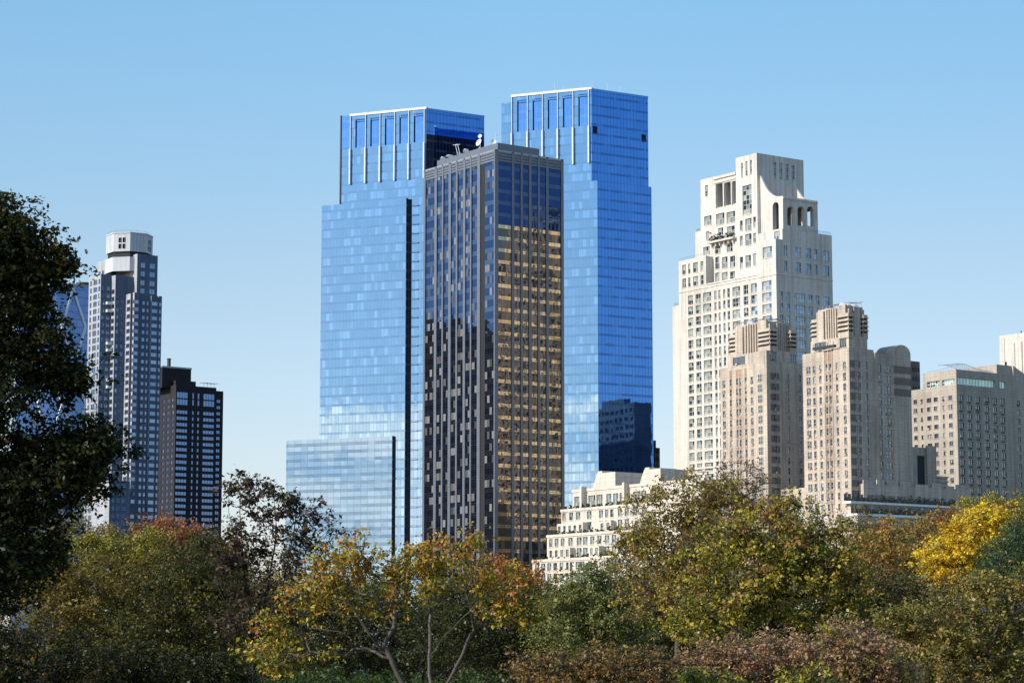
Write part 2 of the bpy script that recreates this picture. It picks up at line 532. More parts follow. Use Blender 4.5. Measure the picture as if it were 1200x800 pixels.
M['glass_light'] = curtain_glass('mirror_glass_pale', (.20, .345, .51), .9, (.03, .08, .16), pw=1.6, fh=3.9, line=(.05, .17, .36),
                                 line_amt=.5, blind_amt=0.0, blind_gain=1.16, blind_frac=.24, lw=.24, ml_w=.9, wobble=.0035, low=.007, run_amt=.10, pane_var=.12)
M['glass_deep_reflect'] = curtain_glass('mirror_glass_deep_reflect', (.105, .29, .72), .90, (.01, .04, .14), pw=1.6, fh=3.9, line=(.004, .02, .09),
                                line_amt=.42, lw=.34, ml_w=.8, blind_amt=0.0, wobble=.004, low=.010, run_amt=.08, pane_var=.10)  # deeper tint stands in for the darker sky this flank mirrors
M['glass_inset'] = curtain_glass('mirror_glass_inset', (.15, .33, .70), .8, (.01, .05, .2), pw=1.6, fh=3.9, line=(.3, .5, .8),
                                 line_amt=.35, wobble=.012)
M['glass_podium'] = curtain_glass('mirror_glass_banded', (.22, .36, .53), .82, (.03, .08, .14), pw=3.1, fh=3.2, line=(.04, .08, .14),
                                  line_amt=.55, spandrel=.4, span_amt=.4, wobble=.004, low=.008, lw=.24, run_amt=.1)
M['glass_black_shade'] = curtain_glass('black_glass_shade', (.2, .28, .45), .05, (.006, .008, .016), pw=1.6, fh=3.9, line=(.05, .06, .09), line_amt=.6, lw=.25)  # near-black stands for dark reflection and shade on flanks; hatches use it too
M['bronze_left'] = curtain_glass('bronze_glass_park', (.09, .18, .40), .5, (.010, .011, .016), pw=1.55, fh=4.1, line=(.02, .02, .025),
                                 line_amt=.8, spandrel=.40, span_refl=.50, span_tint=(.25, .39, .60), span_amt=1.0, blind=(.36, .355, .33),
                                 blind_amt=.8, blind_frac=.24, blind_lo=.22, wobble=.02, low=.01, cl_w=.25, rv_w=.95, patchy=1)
M['bronze_gold_reflect'] = curtain_glass('bronze_glass_gold_reflect', (.40, .36, .33), .30, (.012, .011, .012), pw=1.55, fh=4.1, line=(.02, .018, .016),
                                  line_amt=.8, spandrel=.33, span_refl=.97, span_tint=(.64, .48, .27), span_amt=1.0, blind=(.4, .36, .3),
                                  blind_amt=.3, blind_frac=.1, wobble=.03, low=.05, pane_var=.5, run_amt=.3, patchy=1, skew=(.813 * .035, .582 * .035, 0))  # gold spandrel tint paints in a sunlit reflection
M['bronze_sky_reflect'] = curtain_glass('bronze_glass_sky_reflect', (.06, .12, .34), .45, (.008, .009, .02), pw=1.55, fh=4.1, line=(.02, .02, .03),
                                  line_amt=.8, spandrel=.36, span_refl=.45, span_tint=(.15, .23, .42), span_amt=1.0, blind_amt=0, wobble=.02, low=.01, patchy=1)  # dark blue tint paints in the sky mirrored above the gold bands
M['bronze_pier'] = plain('bronze_pier', (.165, .18, .215), .42, .3)
M['navy_glass'] = curtain_glass('navy_glass', (.3, .4, .62), .6, (.01, .016, .04), pw=1.5, fh=3.6, line=(.01, .015, .03), line_amt=.6)
M['hex_glass'] = curtain_glass('tower_blue_glass', (.16, .26, .5), .75, (.01, .03, .09), pw=1.5, fh=4.0, line=(.02, .05, .13), line_amt=.6)


# ------------------------------------------------------------------ the bronze glass tower in the middle
def bronze_tower():
    B = Building('bronze_glass_tower', 'dark bronze glass tower with grey vertical piers standing in front of the blue glass towers',
                 'skyscraper', 580, 173, 805)
    T = B.root
    zt = B.zL(580, 175)
    aL = B.A(496.5, 205)[0]
    bR = B.B(660.5, 190)[0]
    core = MB()
    rec = .55
    B.block(rec, aL - rec, rec, bR - rec, 0, zt - 1.6, mb=core, m=0, mt=1)
    core.build('core_wall', [M['dark_metal'], M['roof']], T)
    # piers
    lp = [(495.6, 498.2), (508.8, 511.6), (517.6, 519.2), (525.3, 528.2), (534, 535.8), (542.5, 545), (550.6, 552.2), (559, 562.4), (578.6, 580)]
    rp = [(580, 584), (599.8, 602.8), (610.3, 612.8), (620, 623), (630.5, 632.8), (640.3, 643), (657.8, 660.6)]
    L = B.lcols(lp, 300); R = B.rcols(rp, 300)
    L[-1] = (0, L[-1][1]); L[0] = (L[0][0], aL); R[0] = (0, R[0][1]); R[-1] = (R[-1][0], bR)
    for (a0, a1) in L[:-1]:
        mb = MB(); bar(mb, B.P(0, 0), B.L, B.nL, a0, a1, 0, zt, -rec + .002, 0, 0); mb.build('pier', M['bronze_pier'], T)
    for (b0, b1) in R[1:]:
        mb = MB(); bar(mb, B.P(0, 0), B.R, B.nR, b0, b1, 0, zt, -rec + .002, 0, 0); mb.build('pier', M['bronze_pier'], T)
    mb = MB()
    c = [B.P(0, 0), B.P(0, R[0][1]), B.P(L[-1][1], R[0][1]), B.P(L[-1][1], 0)]
    mb.prism(c, 0, zt, 0); mb.build('pier', M['bronze_pier'], T)
    # glazing strips between the piers, spandrels and windows in one strip
    nstrip = [0]

    def strip(u0, u1, flank, dark=False):
        mb = MB()
        O, U, n = (B.P(0, rec - .25), B.L, B.nL) if flank == 'l' else (B.P(rec - .25, 0), B.R, B.nR)
        k = max(1, round((u1 - u0) / 1.55)); s = 1.55 * k / (u1 - u0)
        zx = B.zR(600, 264)  # gold reflection is tinted in below this height, blue sky above
        mb.face(O, U, u0, u1, 0, zt - 4.0 if flank == 'l' else zx, 0, n)
        if flank == 'r': mb.face(O, U, u0, u1, zx, zt - 4.0, 1, n)
        nstrip[0] += 1
        mb.uv = [((x - u0) * s + 1.55 * 11 * nstrip[0], y) for x, y in mb.uv]
        mt = M['bronze_left'] if flank == 'l' else [M['bronze_gold_reflect'], M['bronze_sky_reflect']]
        if dark: mt = M['louvre']
        o = mb.build('window_strip', mt, T)
        # louvred band of the plant floor under the roof edge
        lv = MB()
        for i in range(4):
            bar(lv, O, U, n, u0 + .01, u1 - .01, zt - 3.9 + i * .95, zt - 3.15 + i * .95, .02, .16, 0)
        lv.build('plant_louvre', M['bronze_pier'], T)
    for flank, P in (('l', L), ('r', R)):
        q = sorted(P)
        for i in range(len(q) - 1):
            u0, u1 = q[i][1], q[i + 1][0]
            if flank == 'l' and u1 - u0 > 5 and i == 0:    # first bay by the corner: a dark slot beside a glazed bay
                um = B.A(567.5, 300)[0]
                strip(u0, um, 'l'); strip(um, u1, 'l', True)
            else: strip(u0, u1, flank)
    # roof edge and plant room
    mb = MB()
    c = [B.P(0, 0), B.P(0, bR), B.P(aL, bR), B.P(aL, 0)]
    i_ = [B.P(.5, .5), B.P(.5, bR - .5), B.P(aL - .5, bR - .5), B.P(aL - .5, .5)]
    for k in range(4):
        j = (k + 1) % 4
        mb.quad((*c[k], zt + .05), (*c[j], zt + .05), (*i_[j], zt + .05), (*i_[k], zt + .05))
        mb.quad((*i_[k], zt + .05), (*i_[j], zt + .05), (*i_[j], zt - 1.55), (*i_[k], zt - 1.55))
        mb.quad((*c[k], zt - .6), (*c[j], zt - .6), (*c[j], zt + .05), (*c[k], zt + .05))
    mb.v = [(x, y, z + .0) for x, y, z in mb.v]
    mb.build('roof_edge', M['steel'], T)
    pr = Building.__new__(Building)
    mb = MB()
    a1, b1 = B.A(515, 192, 5)[0], B.B(632, 181, 4)[0]
    zp = B.A(574, 171.3, 5)[1]
    B.block(4, a1, 4, b1, zt - 1.55, zp, mb=mb, m=0, mt=1)
    mb.build('plant_room', [M['bronze_pier'], M['roof']], T)
    return B, zt, zp


def dish(name, label, pos, r, tilt, group='dishes and aerials on the bronze tower roof'):
    t = root(name, label, 'dish', pos, group)
    mb = MB(); mb.tube(pos, np.array(pos) + (0, 0, r * 1.2), r * .14); mb.tube(np.array(pos) + (0, 0, .0), np.array(pos) + (0, 0, .12), r * .5, r * .45)
    mb.build('mast', M['steel'], t)
    c = np.array(pos, float) + (0, 0, r * 1.5)
    d = np.array(tilt, float); d /= np.linalg.norm(d)
    x = np.cross(d, (0, 0, 1)); x /= np.linalg.norm(x); y = np.cross(x, d)
    mb = MB()
    for i in range(5):
        for j in range(16):
            P = []
            for (a, b) in ((i, j), (i + 1, j), (i + 1, j + 1), (i, j + 1)):
                rr, ph = r * a / 5, 2 * pi * b / 16
                P.append(c + rr * (cos(ph) * x + sin(ph) * y) + d * (rr * rr / r * .38))
            mb.quad(*P)
    mb.smooth = True
    mb.build('reflector', M['white_paint'], t)
    mb = MB(); mb.tube(c, c + d * r * .7, r * .04); mb.ball(c + d * r * .72, r * .12)
    mb.build('feed', M['steel'], t)


def roof_kit(B, zt, zp):
    g = 'dishes and aerials on the bronze tower roof'
    def on(px, py, b, z):
        p = B.P(B.A(px, py, b)[0], b); return (p[0], p[1], z)
    dish('satellite_dish', 'large white satellite dish on the park side of the bronze tower roof', on(562, 178, 4.6, zp), 1.35, (-.7, -.6, .35))
    dish('satellite_dish', 'small white dish on a tall mast above the large roof dish', on(562.5, 160, 7, zp + 4.2), .75, (-.3, -.9, .2))
    dish('satellite_dish', 'dark dish near the front corner of the bronze tower roof', on(578.2, 170, 6, zp), .95, (.2, -.9, .3))
    t = root('roof_mast', 'lattice mast carrying the upper small dish on the bronze roof', 'mast', on(562.5, 160, 7, zp), g)
    p = np.array(on(562.5, 160, 7, zp))
    mb = MB()
    for s in ((-.2, -.2), (.2, -.2), (0, .25)): mb.tube(p + (*s, 0), p + (*s, 4.2), .05)
    for k in range(6):
        mb.tube(p + (-.2, -.2, k * .7), p + (.2, -.2, k * .7 + .7), .03); mb.tube(p + (.2, -.2, k * .7), p + (0, .25, k * .7 + .7), .03)
    mb.build('lattice', M['steel'], t)
    t = root('roof_aerial', 'twin-armed white aerial frame leaning over the roof of the bronze tower', 'aerial', on(538, 184, 5.5, zp), g)
    p = np.array(on(538, 184, 5.5, zp))
    mb = MB()
    for s in (-.7, .7):
        q = p + (s * .6, 0, 0); e = q + (-.9, 0, 4.0)
        mb.tube(q, e, .11); mb.tube(e + (-.8, 0, -.15), e + (.8, 0, .15), .11)
        mb.tube(q + (.9, .6, 0), q + (-.35, 0, 1.6), .08)
    mb.build('frame', M['white_paint'], t)
    for px, b, h, lab in ((580.7, 8, 5.2, 'thin antenna pole with side arms at the roof corner'),
                          (616.5, 24, 2.2, 'short white antenna post at the far end of the bronze roof')):
        q = on(px, 170, b, zp); t = root('antenna_pole', lab, 'antenna', q, g); q = np.array(q)
        mb = MB(); mb.tube(q, q + (0, 0, h), .07)
        mb.tube(q + (0, 0, h * .85), q + (1.2, .2, h * .85), .05); mb.tube(q + (1.2, .2, h * .7), q + (1.2, .2, h * .92), .12)
        mb.build('pole', M['steel'], t)
    for px, b, w, h, lab in ((519, 5.5, .9, 1.0, 'low roof vent box at the left end of the bronze roof'),
                             (527, 5.2, 1.4, .8, 'wide roof fan housing left of the aerial frame'),
                             (546, 5.0, 1.0, 1.1, 'roof vent box right of the aerial frame'),
                             (610, 20, 1.3, .8, 'pale air handling box on the street side of the bronze roof'),
                             (622, 27, .9, 1.0, 'pale roof vent nearest the right edge of the bronze roof')):
        q = on(px, 180, b, zp); t = root('roof_vent', lab, 'vent', q, g)
        mb = MB(); mb.prism([(q[0] + sx * w, q[1] + sy * w) for sx, sy in ((-1, -1), (1, -1), (1, 1), (-1, 1))], zp + .15, zp + h)
        mb.build('housing', M['steel'], t)
        mb = MB(); mb.tube((q[0], q[1], zp + h), (q[0], q[1], zp + h + .35), w * .6, w * .75, 0, 10)
        mb.build('cowl', M['white_paint'], t)
        for k in (-.7, .7):
            mb = MB(); mb.tube((q[0] + w * k, q[1], zp), (q[0] + w * k, q[1], zp + .2), .1); mb.build('foot', M['steel'], t)


# ------------------------------------------------------------------ the twin blue glass towers
def glass_tower_right():
    B = Building('glass_tower', 'taller blue mirror glass tower behind the bronze tower, white fins along its crown', 'skyscraper',
                 700, 212, 940, 67, 59, 'twin blue mirror glass towers')
    T = B.root
    zlow = B.zL(700, 211.5)
    bR = B.B(764, 300)[0]
    aL = B.A(585, 300)[0]
    low = MB()
    B.block(0, aL, 0, bR, 0, zlow, mb=low, m=0, mt=1, add=False)
    # the street flank's darker sky reflection is tinted in: repaint by normal
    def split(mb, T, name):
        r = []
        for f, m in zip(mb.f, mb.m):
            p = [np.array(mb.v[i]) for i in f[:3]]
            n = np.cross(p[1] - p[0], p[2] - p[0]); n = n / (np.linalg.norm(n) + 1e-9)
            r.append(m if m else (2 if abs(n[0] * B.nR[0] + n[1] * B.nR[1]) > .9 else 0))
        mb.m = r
        return mb.build(name, [M['glass_light'], M['roof'], M['glass_deep_reflect'], M['white_paint']], T)
    split(low, T, 'lower_curtain_wall')
    b0 = 2.2
    a0 = B.A(693.2, 150, b0)[0]
    zt = B.A(693, 105, b0)[1]
    a1 = B.A(600, 118, b0)[0]; a2 = B.A(587.5, 121, b0 + 2.5)[0]
    bU = B.B(759.5, 150, a0)[0]
    up = MB()
    zsp = B.A(690.6, 148, b0)[1]
    fins = [B.A(p, 150, b0)[0] for p in (690.4, 672, 654, 636.3, 618.6, 600.2)]
    holes = []
    for i in range(5):
        w = fins[i + 1] - fins[i]
        holes.append((fins[i] + w * .07, fins[i] + w * .68, zsp + .4, zt - 1.6))
    B.left(b0, a0, a1, zlow, zt, holes, .7, up, 0, add=False)
    B.right(a0, b0, bU, zlow, zt, (), .3, up, 0, add=False)
    up.face(B.P(0, bU), B.L, a0, a1, zlow, zt, 0, -B.nL)
    up.face(B.P(a1, 0), B.R, b0, bU, zlow, zt, 0, -B.nR)
    up.quad(*[(*p, zt - 2.5) for p in (B.P(a0, b0), B.P(a0, bU), B.P(a1, bU), B.P(a1, b0))], 1)
    zc = B.A(588, 121, b0 + 2.5)[1]
    B.block(a1, a2, b0 + 2.5, bU - 3, zlow, zc, mb=up, m=0, mt=1, add=False)
    split(up, T, 'upper_curtain_wall')
    ins = MB()
    for h in holes:
        ins.face(B.P(0, b0 + .66), B.L, h[0], h[1], h[2], h[3], 0, B.nL)
    ins.build('crown_recess', M['glass_inset'], T)
    cap = MB()
    bar(cap, B.P(0, b0), B.L, B.nL, a0 - .2, a1 + .3, zt, zt + .9, -1.0, .5, 0)
    cap.build('crown_cap', M['white_paint'], T)
    capr = MB(); bar(capr, B.P(a0, 0), B.R, B.nR, b0, bU, zt - .5, zt + .5, -.6, .2, 0)
    capr.build('crown_rail', M['glass_inset'], T)
    for f in fins:
        zl = zsp - (9.3 * .34) * 0 - 15.2
        m = MB(); bar(m, B.P(0, b0), B.L, B.nL, f - .12, f + .12, zsp, zt, .003, .6, 0); bar(m, B.P(0, b0), B.L, B.nL, f - .29, f + .29, zl, zsp - .003, .003, 1.1, 0)
        m.build('fin', M['fin'], T)
    mk = MB()
    for px, py in ((698.5, 151), (755.5, 160.5)):
        b, z = B.B(px, py, a0); mk.mark(); bar(mk, B.P(a0, 0), B.R, B.nR, b - 1.6, b + .6, z - 2.2, z + 1.0, .004, .05)
    mk.build_each('access_hatch', M['glass_black_shade'], T)
    ps = MB()
    for px in (650, 660, 681, 694, 712, 726):
        if px < 693: p = B.P(B.A(px, 110, b0 + 3)[0], b0 + 3)
        else: p = B.P(a0 + 2, B.B(px, 110, a0 + 2)[0])
        ps.mark(); ps.tube((*p, zt - 1), (*p, zt + 3.2 + (px % 3)), .05)
    ps.build_each('lightning_rod', M['steel'], T)
    return B


def glass_tower_left():
    B = Building('glass_tower', 'shorter blue mirror glass tower with a low banded glass wing at its foot', 'skyscraper',
                 499, 240, 973, 67, 59, 'twin blue mirror glass towers')
    T = B.root
    zt = B.zL(499, 128)
    aL1 = B.A(411, 138)[0]; aL2 = B.A(399.2, 137, 2.0)[0]
    bR = B.B(567.5, 140)[0]
    zsp = B.A(498, 167)[1]
    fins = [B.A(p, 170)[0] for p in (497.6, 479.4, 463, 445.8, 428.8, 411)]
    holes = []
    for i in range(5):
        w = fins[i + 1] - fins[i]
        holes.append((fins[i] + w * .07, fins[i] + w * .70, zsp + .4, zt - 1.6))
    up = MB()
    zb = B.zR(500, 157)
    B.left(0, 0, aL1, 0, zt, holes, .7, up, 0, add=False)
    B.right(0, 0, bR, zb, zt, (), .3, up, 2, add=False)
    B.right(0, 0, bR, 0, zb, (), .3, up, 3, add=False)  # lower flank coloured near black in place of a dark reflection
    up.face(B.P(0, bR), B.L, 0, aL1, 0, zt, 0, -B.nL)
    up.face(B.P(aL1, 0), B.R, 0, bR, 0, zt, 0, -B.nR)
    up.quad(*[(*p, zt - 2.5) for p in (B.P(0, 0), B.P(0, bR), B.P(aL1, bR), B.P(aL1, 0))], 1)
    zc = B.A(400, 136, 2.0)[1]
    B.block(aL1, aL2, 2.0, bR - 3, 0, zc, mb=up, m=0, mt=1, add=False)
    up.build('tall_curtain_wall', [M['glass_light'], M['roof'], M['glass_deep_reflect'], M['glass_black_shade']], T)
    ins = MB()
    for h in holes: ins.face(B.P(0, .72), B.L, h[0], h[1], h[2], h[3], 0, B.nL)
    ins.face(B.P(0, 2.0), B.L, aL1 + .02, aL2 - .02, B.A(405, 175, 2)[1], zc - .5, 0, B.nL)
    o = [B.nL * .06]
    ins.v = [(x + o[0][0], y + o[0][1], z) for x, y, z in ins.v]
    ins.build('crown_recess', M['glass_inset'], T)
    cap = MB(); bar(cap, B.P(0, 0), B.L, B.nL, -.2, aL1 + .3, zt, zt + .9, -1.0, .5, 0); cap.build('crown_cap', M['white_paint'], T)
    cr = MB(); bar(cr, B.P(0, 0), B.R, B.nR, 0, bR, zt - .4, zt + .5, -.6, .2, 0); cr.build('crown_rail', M['glass_inset'], T)
    ed = MB(); bar(ed, B.P(0, 2.0), B.L, B.nL, aL2 - .45, aL2, 0, zc + .2, .004, .5, 0); ed.build('edge_fin', M['dark_metal'], T)
    for f in fins:
        m = MB(); bar(m, B.P(0, 0), B.L, B.nL, f - .12, f + .12, zsp, zt, .003, .6, 0); bar(m, B.P(0, 0), B.L, B.nL, f - .29, f + .29, zsp - 15.2, zsp - .003, .003, 1.1, 0)
        m.build('fin', M['fin'], T)
    # slab standing forward of the tower, its short flank coloured near black for shade
    b0 = -2.6
    s0 = B.A(476, 300, b0)[0]; s1 = B.A(376.5, 300, b0)[0]
    zs = B.A(476, 233, b0)[1]
    sl = MB()
    B.left(b0, s0, s1, 0, zs, (), .3, sl, 0, add=False)
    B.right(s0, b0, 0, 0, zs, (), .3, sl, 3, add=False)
    sl.face(B.P(s1, 0), B.R, b0, 0, 0, zs, 0, -B.nR)
    sl.face(B.P(0, -.01), B.L, aL2, s1, 0, zs, 0, -B.nL)
    sl.quad(*[(*p, zs - .5) for p in (B.P(s0, b0), B.P(s0, 0), B.P(s1, 0), B.P(s1, b0))], 1)
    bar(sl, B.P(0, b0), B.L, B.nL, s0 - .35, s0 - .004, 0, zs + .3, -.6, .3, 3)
    sl.build('front_slab', [M['glass_light'], M['roof'], M['glass_deep_reflect'], M['glass_black_shade']], T)
    rl = MB()
    for k in range(42):
        z = zs - 3 - k * 3.9
        if z > 5: bar(rl, B.P(0, 0), B.L, B.nL, B.A(490.5, 300)[0], B.A(483, 300)[0], z, z + .35, .004, .5, 0)
    rl.build('maintenance_rail', M['navy_glass'], T)
    # low banded wing
    b0 = -4.1
    w0 = B.A(459.5, 560, b0)[0]; w1 = B.A(335, 560, b0)[0]
    zw = B.A(459.5, 511, b0)[1]
    wg = MB()
    B.left(b0, w0, w1, 0, zw, (), .3, wg, 0, add=False)
    B.right(w0, b0, -2.6, 0, zw, (), .3, wg, 2, add=False)
    wg.face(B.P(w1, 0), B.R, b0, 0, 0, zw, 0, -B.nR)
    wg.face(B.P(0, -.02), B.L, s1 + .01, w1, 0, zw, 0, -B.nL)
    wg.quad(*[(*p, zw) for p in (B.P(w0, b0), B.P(w0, -2.61), B.P(w1, -.02), B.P(w1, b0))], 1)
    bar(wg, B.P(0, b0), B.L, B.nL, w0 - .3, w0 - .004, 0, zw + .2, -.6, .25, 2)
    wg.build('banded_wing', [M['glass_podium'], M['roof'], M['glass_black_shade']], T)
    return B


# ------------------------------------------------------------------ the white limestone tower
def limestone_tower():
    B = Building('limestone_tower', 'tall white limestone apartment tower with stepped crown and colonnade at the top', 'apartment tower', 911, 420, 775)
    T = B.root
    dep = .45
    z = B.zL
    zL = z(890, 322); zS0 = z(789.5, 358)
    a1 = B.A(796, 400)[0]; a0 = B.A(788.5, 420, 1.0)[0]
    bE = B.B(976, 350)[0]
    sp = 13.95 * 775 / F_PX
    G = B.grid
    # main shaft
    main = B.lcols([(806.6, 812.6), (815.6, 821.6), (824.4, 834, 3), (837.6, 840.2, 1), (842.4, 845, 1), (848, 850.6, 1), (853, 855.8, 1),
                    (859, 868, 3), (872, 877.6), (881, 888), (894, 905, 3)], 400)
    ztop = z(830, 341.5)
    lh = G(main, [(ztop - 3.3, ztop - .2)] + [(ztop - sp * i - 3.0, ztop - sp * i - .2) for i in range(1, 30)])
    rc = B.rcols([(913, 918), (921, 926), (931, 944, 4), (947, 952.6), (955.5, 960.6), (965, 972.6)], 345)
    zr = B.zR(946, 345)
    rh = G(rc, B.rows(zr, 30, sp, 2.9))
    B.block(0, a1, 0, bE, 0, zL, lh, rh, depth=dep, nz=2)
    edge = B.lcols([(792, 801.5, 3)], 430, 1.0)
    ze = B.A(797, 364, 1.0)[1]
    B.block(a1, a0, 1.0, bE - 6, 0, zS0, G(edge, B.rows(ze, 28, sp, 2.9)), (), depth=dep, nz=2, coping=1.0)
    # block left of the setback
    aB = B.A(827.5, 330)[0]
    zB = z(826, 300)
    bl = B.lcols([(799.6, 804), (806.3, 809, 1), (812, 818), (821, 824.4, 1)], 320)
    zz = z(815, 307.5)
    B.block(aB, a1, 0, bE - 4, zL, zB, G(bl, [(zz - 3.4, zz), (zz - 8.0, zz - 4.8)]), (), depth=dep, nz=2, coping=1.0)
    # corner bay
    a3 = B.A(889, 300)[0]
    zC = z(900, 281.5)
    cb = B.lcols([(894, 905, 3)], 300)
    zz = z(900, 289)
    B.block(0, a3, 0, 3.0, zL, zC, G(cb, [(zz - 3.7, zz), (zz - 8.9, zz - 5.2)]), (), depth=dep, nz=2)
    # setback middle
    b3 = 3.2
    aM0 = B.A(887.6, 250, b3)[0]; aM1 = B.A(863, 250, b3)[0]; aM2 = B.A(837, 250, b3)[0]; aM3 = B.A(821, 250, b3)[0]; aM4 = B.A(815, 290, b3)[0]
    zM = B.A(815, 272, b3)[1]; zN = B.A(837, 207, b3)[1]; zT = B.A(887, 179, b3)[1]
    A3 = lambda px, py: B.A(px, py, b3)
    def rect(p0, p1, q0, q1, py=None, nu=2, nz=2):
        x1, zt_ = B.A(p0, q0, b3); x0, _ = B.A(p1, q0, b3); zb_ = B.A((p0 + p1) / 2, q1, b3)[1]
        zt_ = B.A((p0 + p1) / 2, q0, b3)[1]
        return (x0, x1, zb_, zt_, nu, nz)
    # 815..821 shoulder, then 821..863, then the top block 863..887
    B.block(aM3, aM4, b3, 22, zL, zM, [], (), depth=dep, coping=.8)
    hm = [rect(838, 843, 301, 315), rect(846, 852.5, 301, 314), rect(855.4, 861.4, 300, 313), rect(838, 843, 319.5, 331), rect(846, 852.5, 319, 330), rect(855.4, 861.4, 318, 329),
          rect(824, 832, 289, 299, nu=3), rect(837.5, 844.5, 286, 297), rect(851.5, 858.5, 284, 295),
          rect(827, 831.5, 271, 280, nu=1), rect(841.5, 847.5, 267, 275.5), rect(852, 861, 265, 275),
          rect(825, 833.6, 253, 264, nu=3), rect(839, 848.8, 250, 263, nu=3), rect(851.4, 861.4, 248, 261, nu=3), rect(826.2, 829.8, 217, 230, nu=2, nz=4)]
    B.block(aM2, aM3, b3, 22, zL, zN, [h for h in hm if h[1] > aM2], (), depth=dep)
    zcol = B.A(850, 243, b3)[1]
    B.block(aM1, aM2, b3, 22, zL, zcol, [h for h in hm if h[1] <= aM2 + .3], (), depth=dep)
    # colonnade: deep dark openings under a cornice
    col = MB()
    ch = [rect(840, 846.8, 215, 242.0), rect(849.6, 856.2, 213.4, 240.5), rect(858.8, 862.3, 212, 239)]
    zbase = zcol + .5
    O = B.P(0, b3)
    wall_cells(col, O, B.L, B.nL, aM1, aM2, zcol, zN - 1.2, [(h[0], h[1], zbase, h[3]) for h in ch], 2.4, 0)
    for h in ch: col.face(B.P(0, b3 + 2.35), B.L, h[0], h[1], zbase, h[3], 2, B.nL)
    col.quad(*[(*p, zN - 1.2) for p in (B.P(aM1, b3), B.P(aM1, 22), B.P(aM2, 22), B.P(aM2, b3))], 1)
    bar(col, O, B.L, B.nL, aM1 + .01, aM2 - .01, zN - 1.19, zN - .2, -3, .45, 0)
    bar(col, O, B.L, B.nL, aM1 + .01, aM2 - .01, zN - 2.6, zN - 2.1, .004, .3, 0)
    for h in ch: bar(col, O, B.L, B.nL, h[1] + .1, h[1] + .5, zbase, h[3], .004, .5, 0)
    col.build('colonnade', [M['limestone'], M['roof'], M['louvre']], T)
    th = [rect(867, 870.6, 301, 315, nu=1), rect(873.4, 880, 299, 313), rect(882.7, 886, 297, 311, nu=1), rect(867, 870.6, 319, 331, nu=1), rect(873.4, 880, 318, 330), rect(882.7, 886, 316, 328, nu=1),
          rect(867, 870.2, 276.5, 288, nu=1), rect(873.2, 880.6, 274, 287.5), rect(882.7, 886, 273, 284, nu=1), rect(873.2, 880.6, 256, 270.5, nu=3), rect(867, 870, 258.5, 270, nu=1), rect(882.7, 885.6, 254, 266, nu=1),
          rect(870, 880.7, 217, 251, nu=3, nz=6),
          rect(868.6, 870.6, 191, 208, nu=1, nz=5), rect(873.6, 875.8, 189, 206, nu=1, nz=5), rect(879, 881, 187.6, 204, nu=1, nz=5)]
    bT = B.B(941.5, 190, aM0)[0]
    def rr(p0, p1, q0, q1, a, nu=2, nz=2):
        y0, y1 = B.B(p0, q0, a)[0], B.B(p1, q0, a)[0]
        return (y0, y1, B.B((p0 + p1) / 2, q1, a)[1], B.B((p0 + p1) / 2, q0, a)[1], nu, nz)
    slits = [rr(906.6, 910, 190, 209, aM0, 2, 6), rr(913.4, 917, 191, 210, aM0, 2, 6), rr(920.6, 924.2, 192.5, 211, aM0, 2, 6), rr(927.6, 931.4, 194, 212.5, aM0, 2, 6),
             rr(894, 896.4, 236, 248, aM0, 1, 3), rr(893.6, 896, 254, 266, aM0, 1, 3)]
    B.block(aM0, aM1, b3, bT, zL, zT, th, slits, depth=dep)
    # shoulder under the arcade, seen on the street flank
    a6 = .0
    b6 = B.B(917, 280, 0)[0]
    zSh = B.zR(917, 268)
    up = B.rcols([(918.5, 923, 2), (932, 939, 2), (944, 951, 2), (954, 958.4, 1), (965, 972, 2)], 300)
    ry = [B.zR(946, y) for y in (272, 291, 309, 327)]
    B.block(0, aM0 - .01, b6, bE, zL, zSh, [rect_b(B, 907, 914, 271, 281.5, b6, 3)], G(up, [(v - 3.3, v) for v in ry]), depth=dep, nz=2, coping=.9)
    # fill between corner bay and shoulder
    B.block(.02, aM0 - .02, 3.0, b6 - .01, zL, zSh - 3.2, (), (), depth=dep)
    # arcade with arches
    aA = 1.3
    zA0, zA1 = zSh, B.B(917, 229.5, aA)[1]
    bA1 = B.B(958, 240, aA)[0]; bA0 = B.B(917.3, 240, aA)[0]
    arc = MB()
    def arch_face(O, U, n, w0, w1, hs):
        wall_cells(arc, O, U, n, w0, w1, zA0, zA1, hs, 1.7, 0)
        for (u0, u1, q0, q1) in hs:      # round heads
            uc, r = (u0 + u1) / 2, (u1 - u0) / 2
            K = 6
            for side in (-1, 1):
                for i in range(K):
                    t0, t1 = pi / 2 * i / K, pi / 2 * (i + 1) / K
                    pa, pb = uc + side * r * cos(t0), uc + side * r * cos(t1)
                    za, zb2 = q1 - r + r * sin(t0), q1 - r + r * sin(t1)
                    P = lambda u, zz: (*(O + u * U), zz)
                    arc.quad(P(pa, za), P(pb, zb2), P(pb, q1), P(pa, q1), 0)
    def span(px0, px1, q0, q1, a):
        return (B.B(px0, 250, a)[0], B.B(px1, 250, a)[0], B.B((px0 + px1) / 2, q1, a)[1], B.B((px0 + px1) / 2, q0, a)[1])
    hs = [span(922.5, 931, 242, 264.3, aA), span(934.6, 943, 242, 264.6, aA), span(945.8, 953.5, 242, 265, aA)]
    arch_face(B.P(aA, 0), B.R, B.nR, bA0, bA1, hs)
    x0, x1 = B.A(912.6, 250, bA0)[0], B.A(905.4, 250, bA0)[0]
    arch_face(B.P(0, bA0), B.L, B.nL, aA, aM0, [(x0, x1, zA0 + .6, B.A(908, 237, bA0)[1])])
    hb = [(h[0] + 1.2, h[1] + 1.2, h[2], h[3]) for h in hs]
    wall_cells(arc, B.P(0, bA1), B.L, -B.nL, aA, aM0, zA0, zA1, [(x0, x1, zA0 + .6, zA1 - 3)], 1.0, 0)
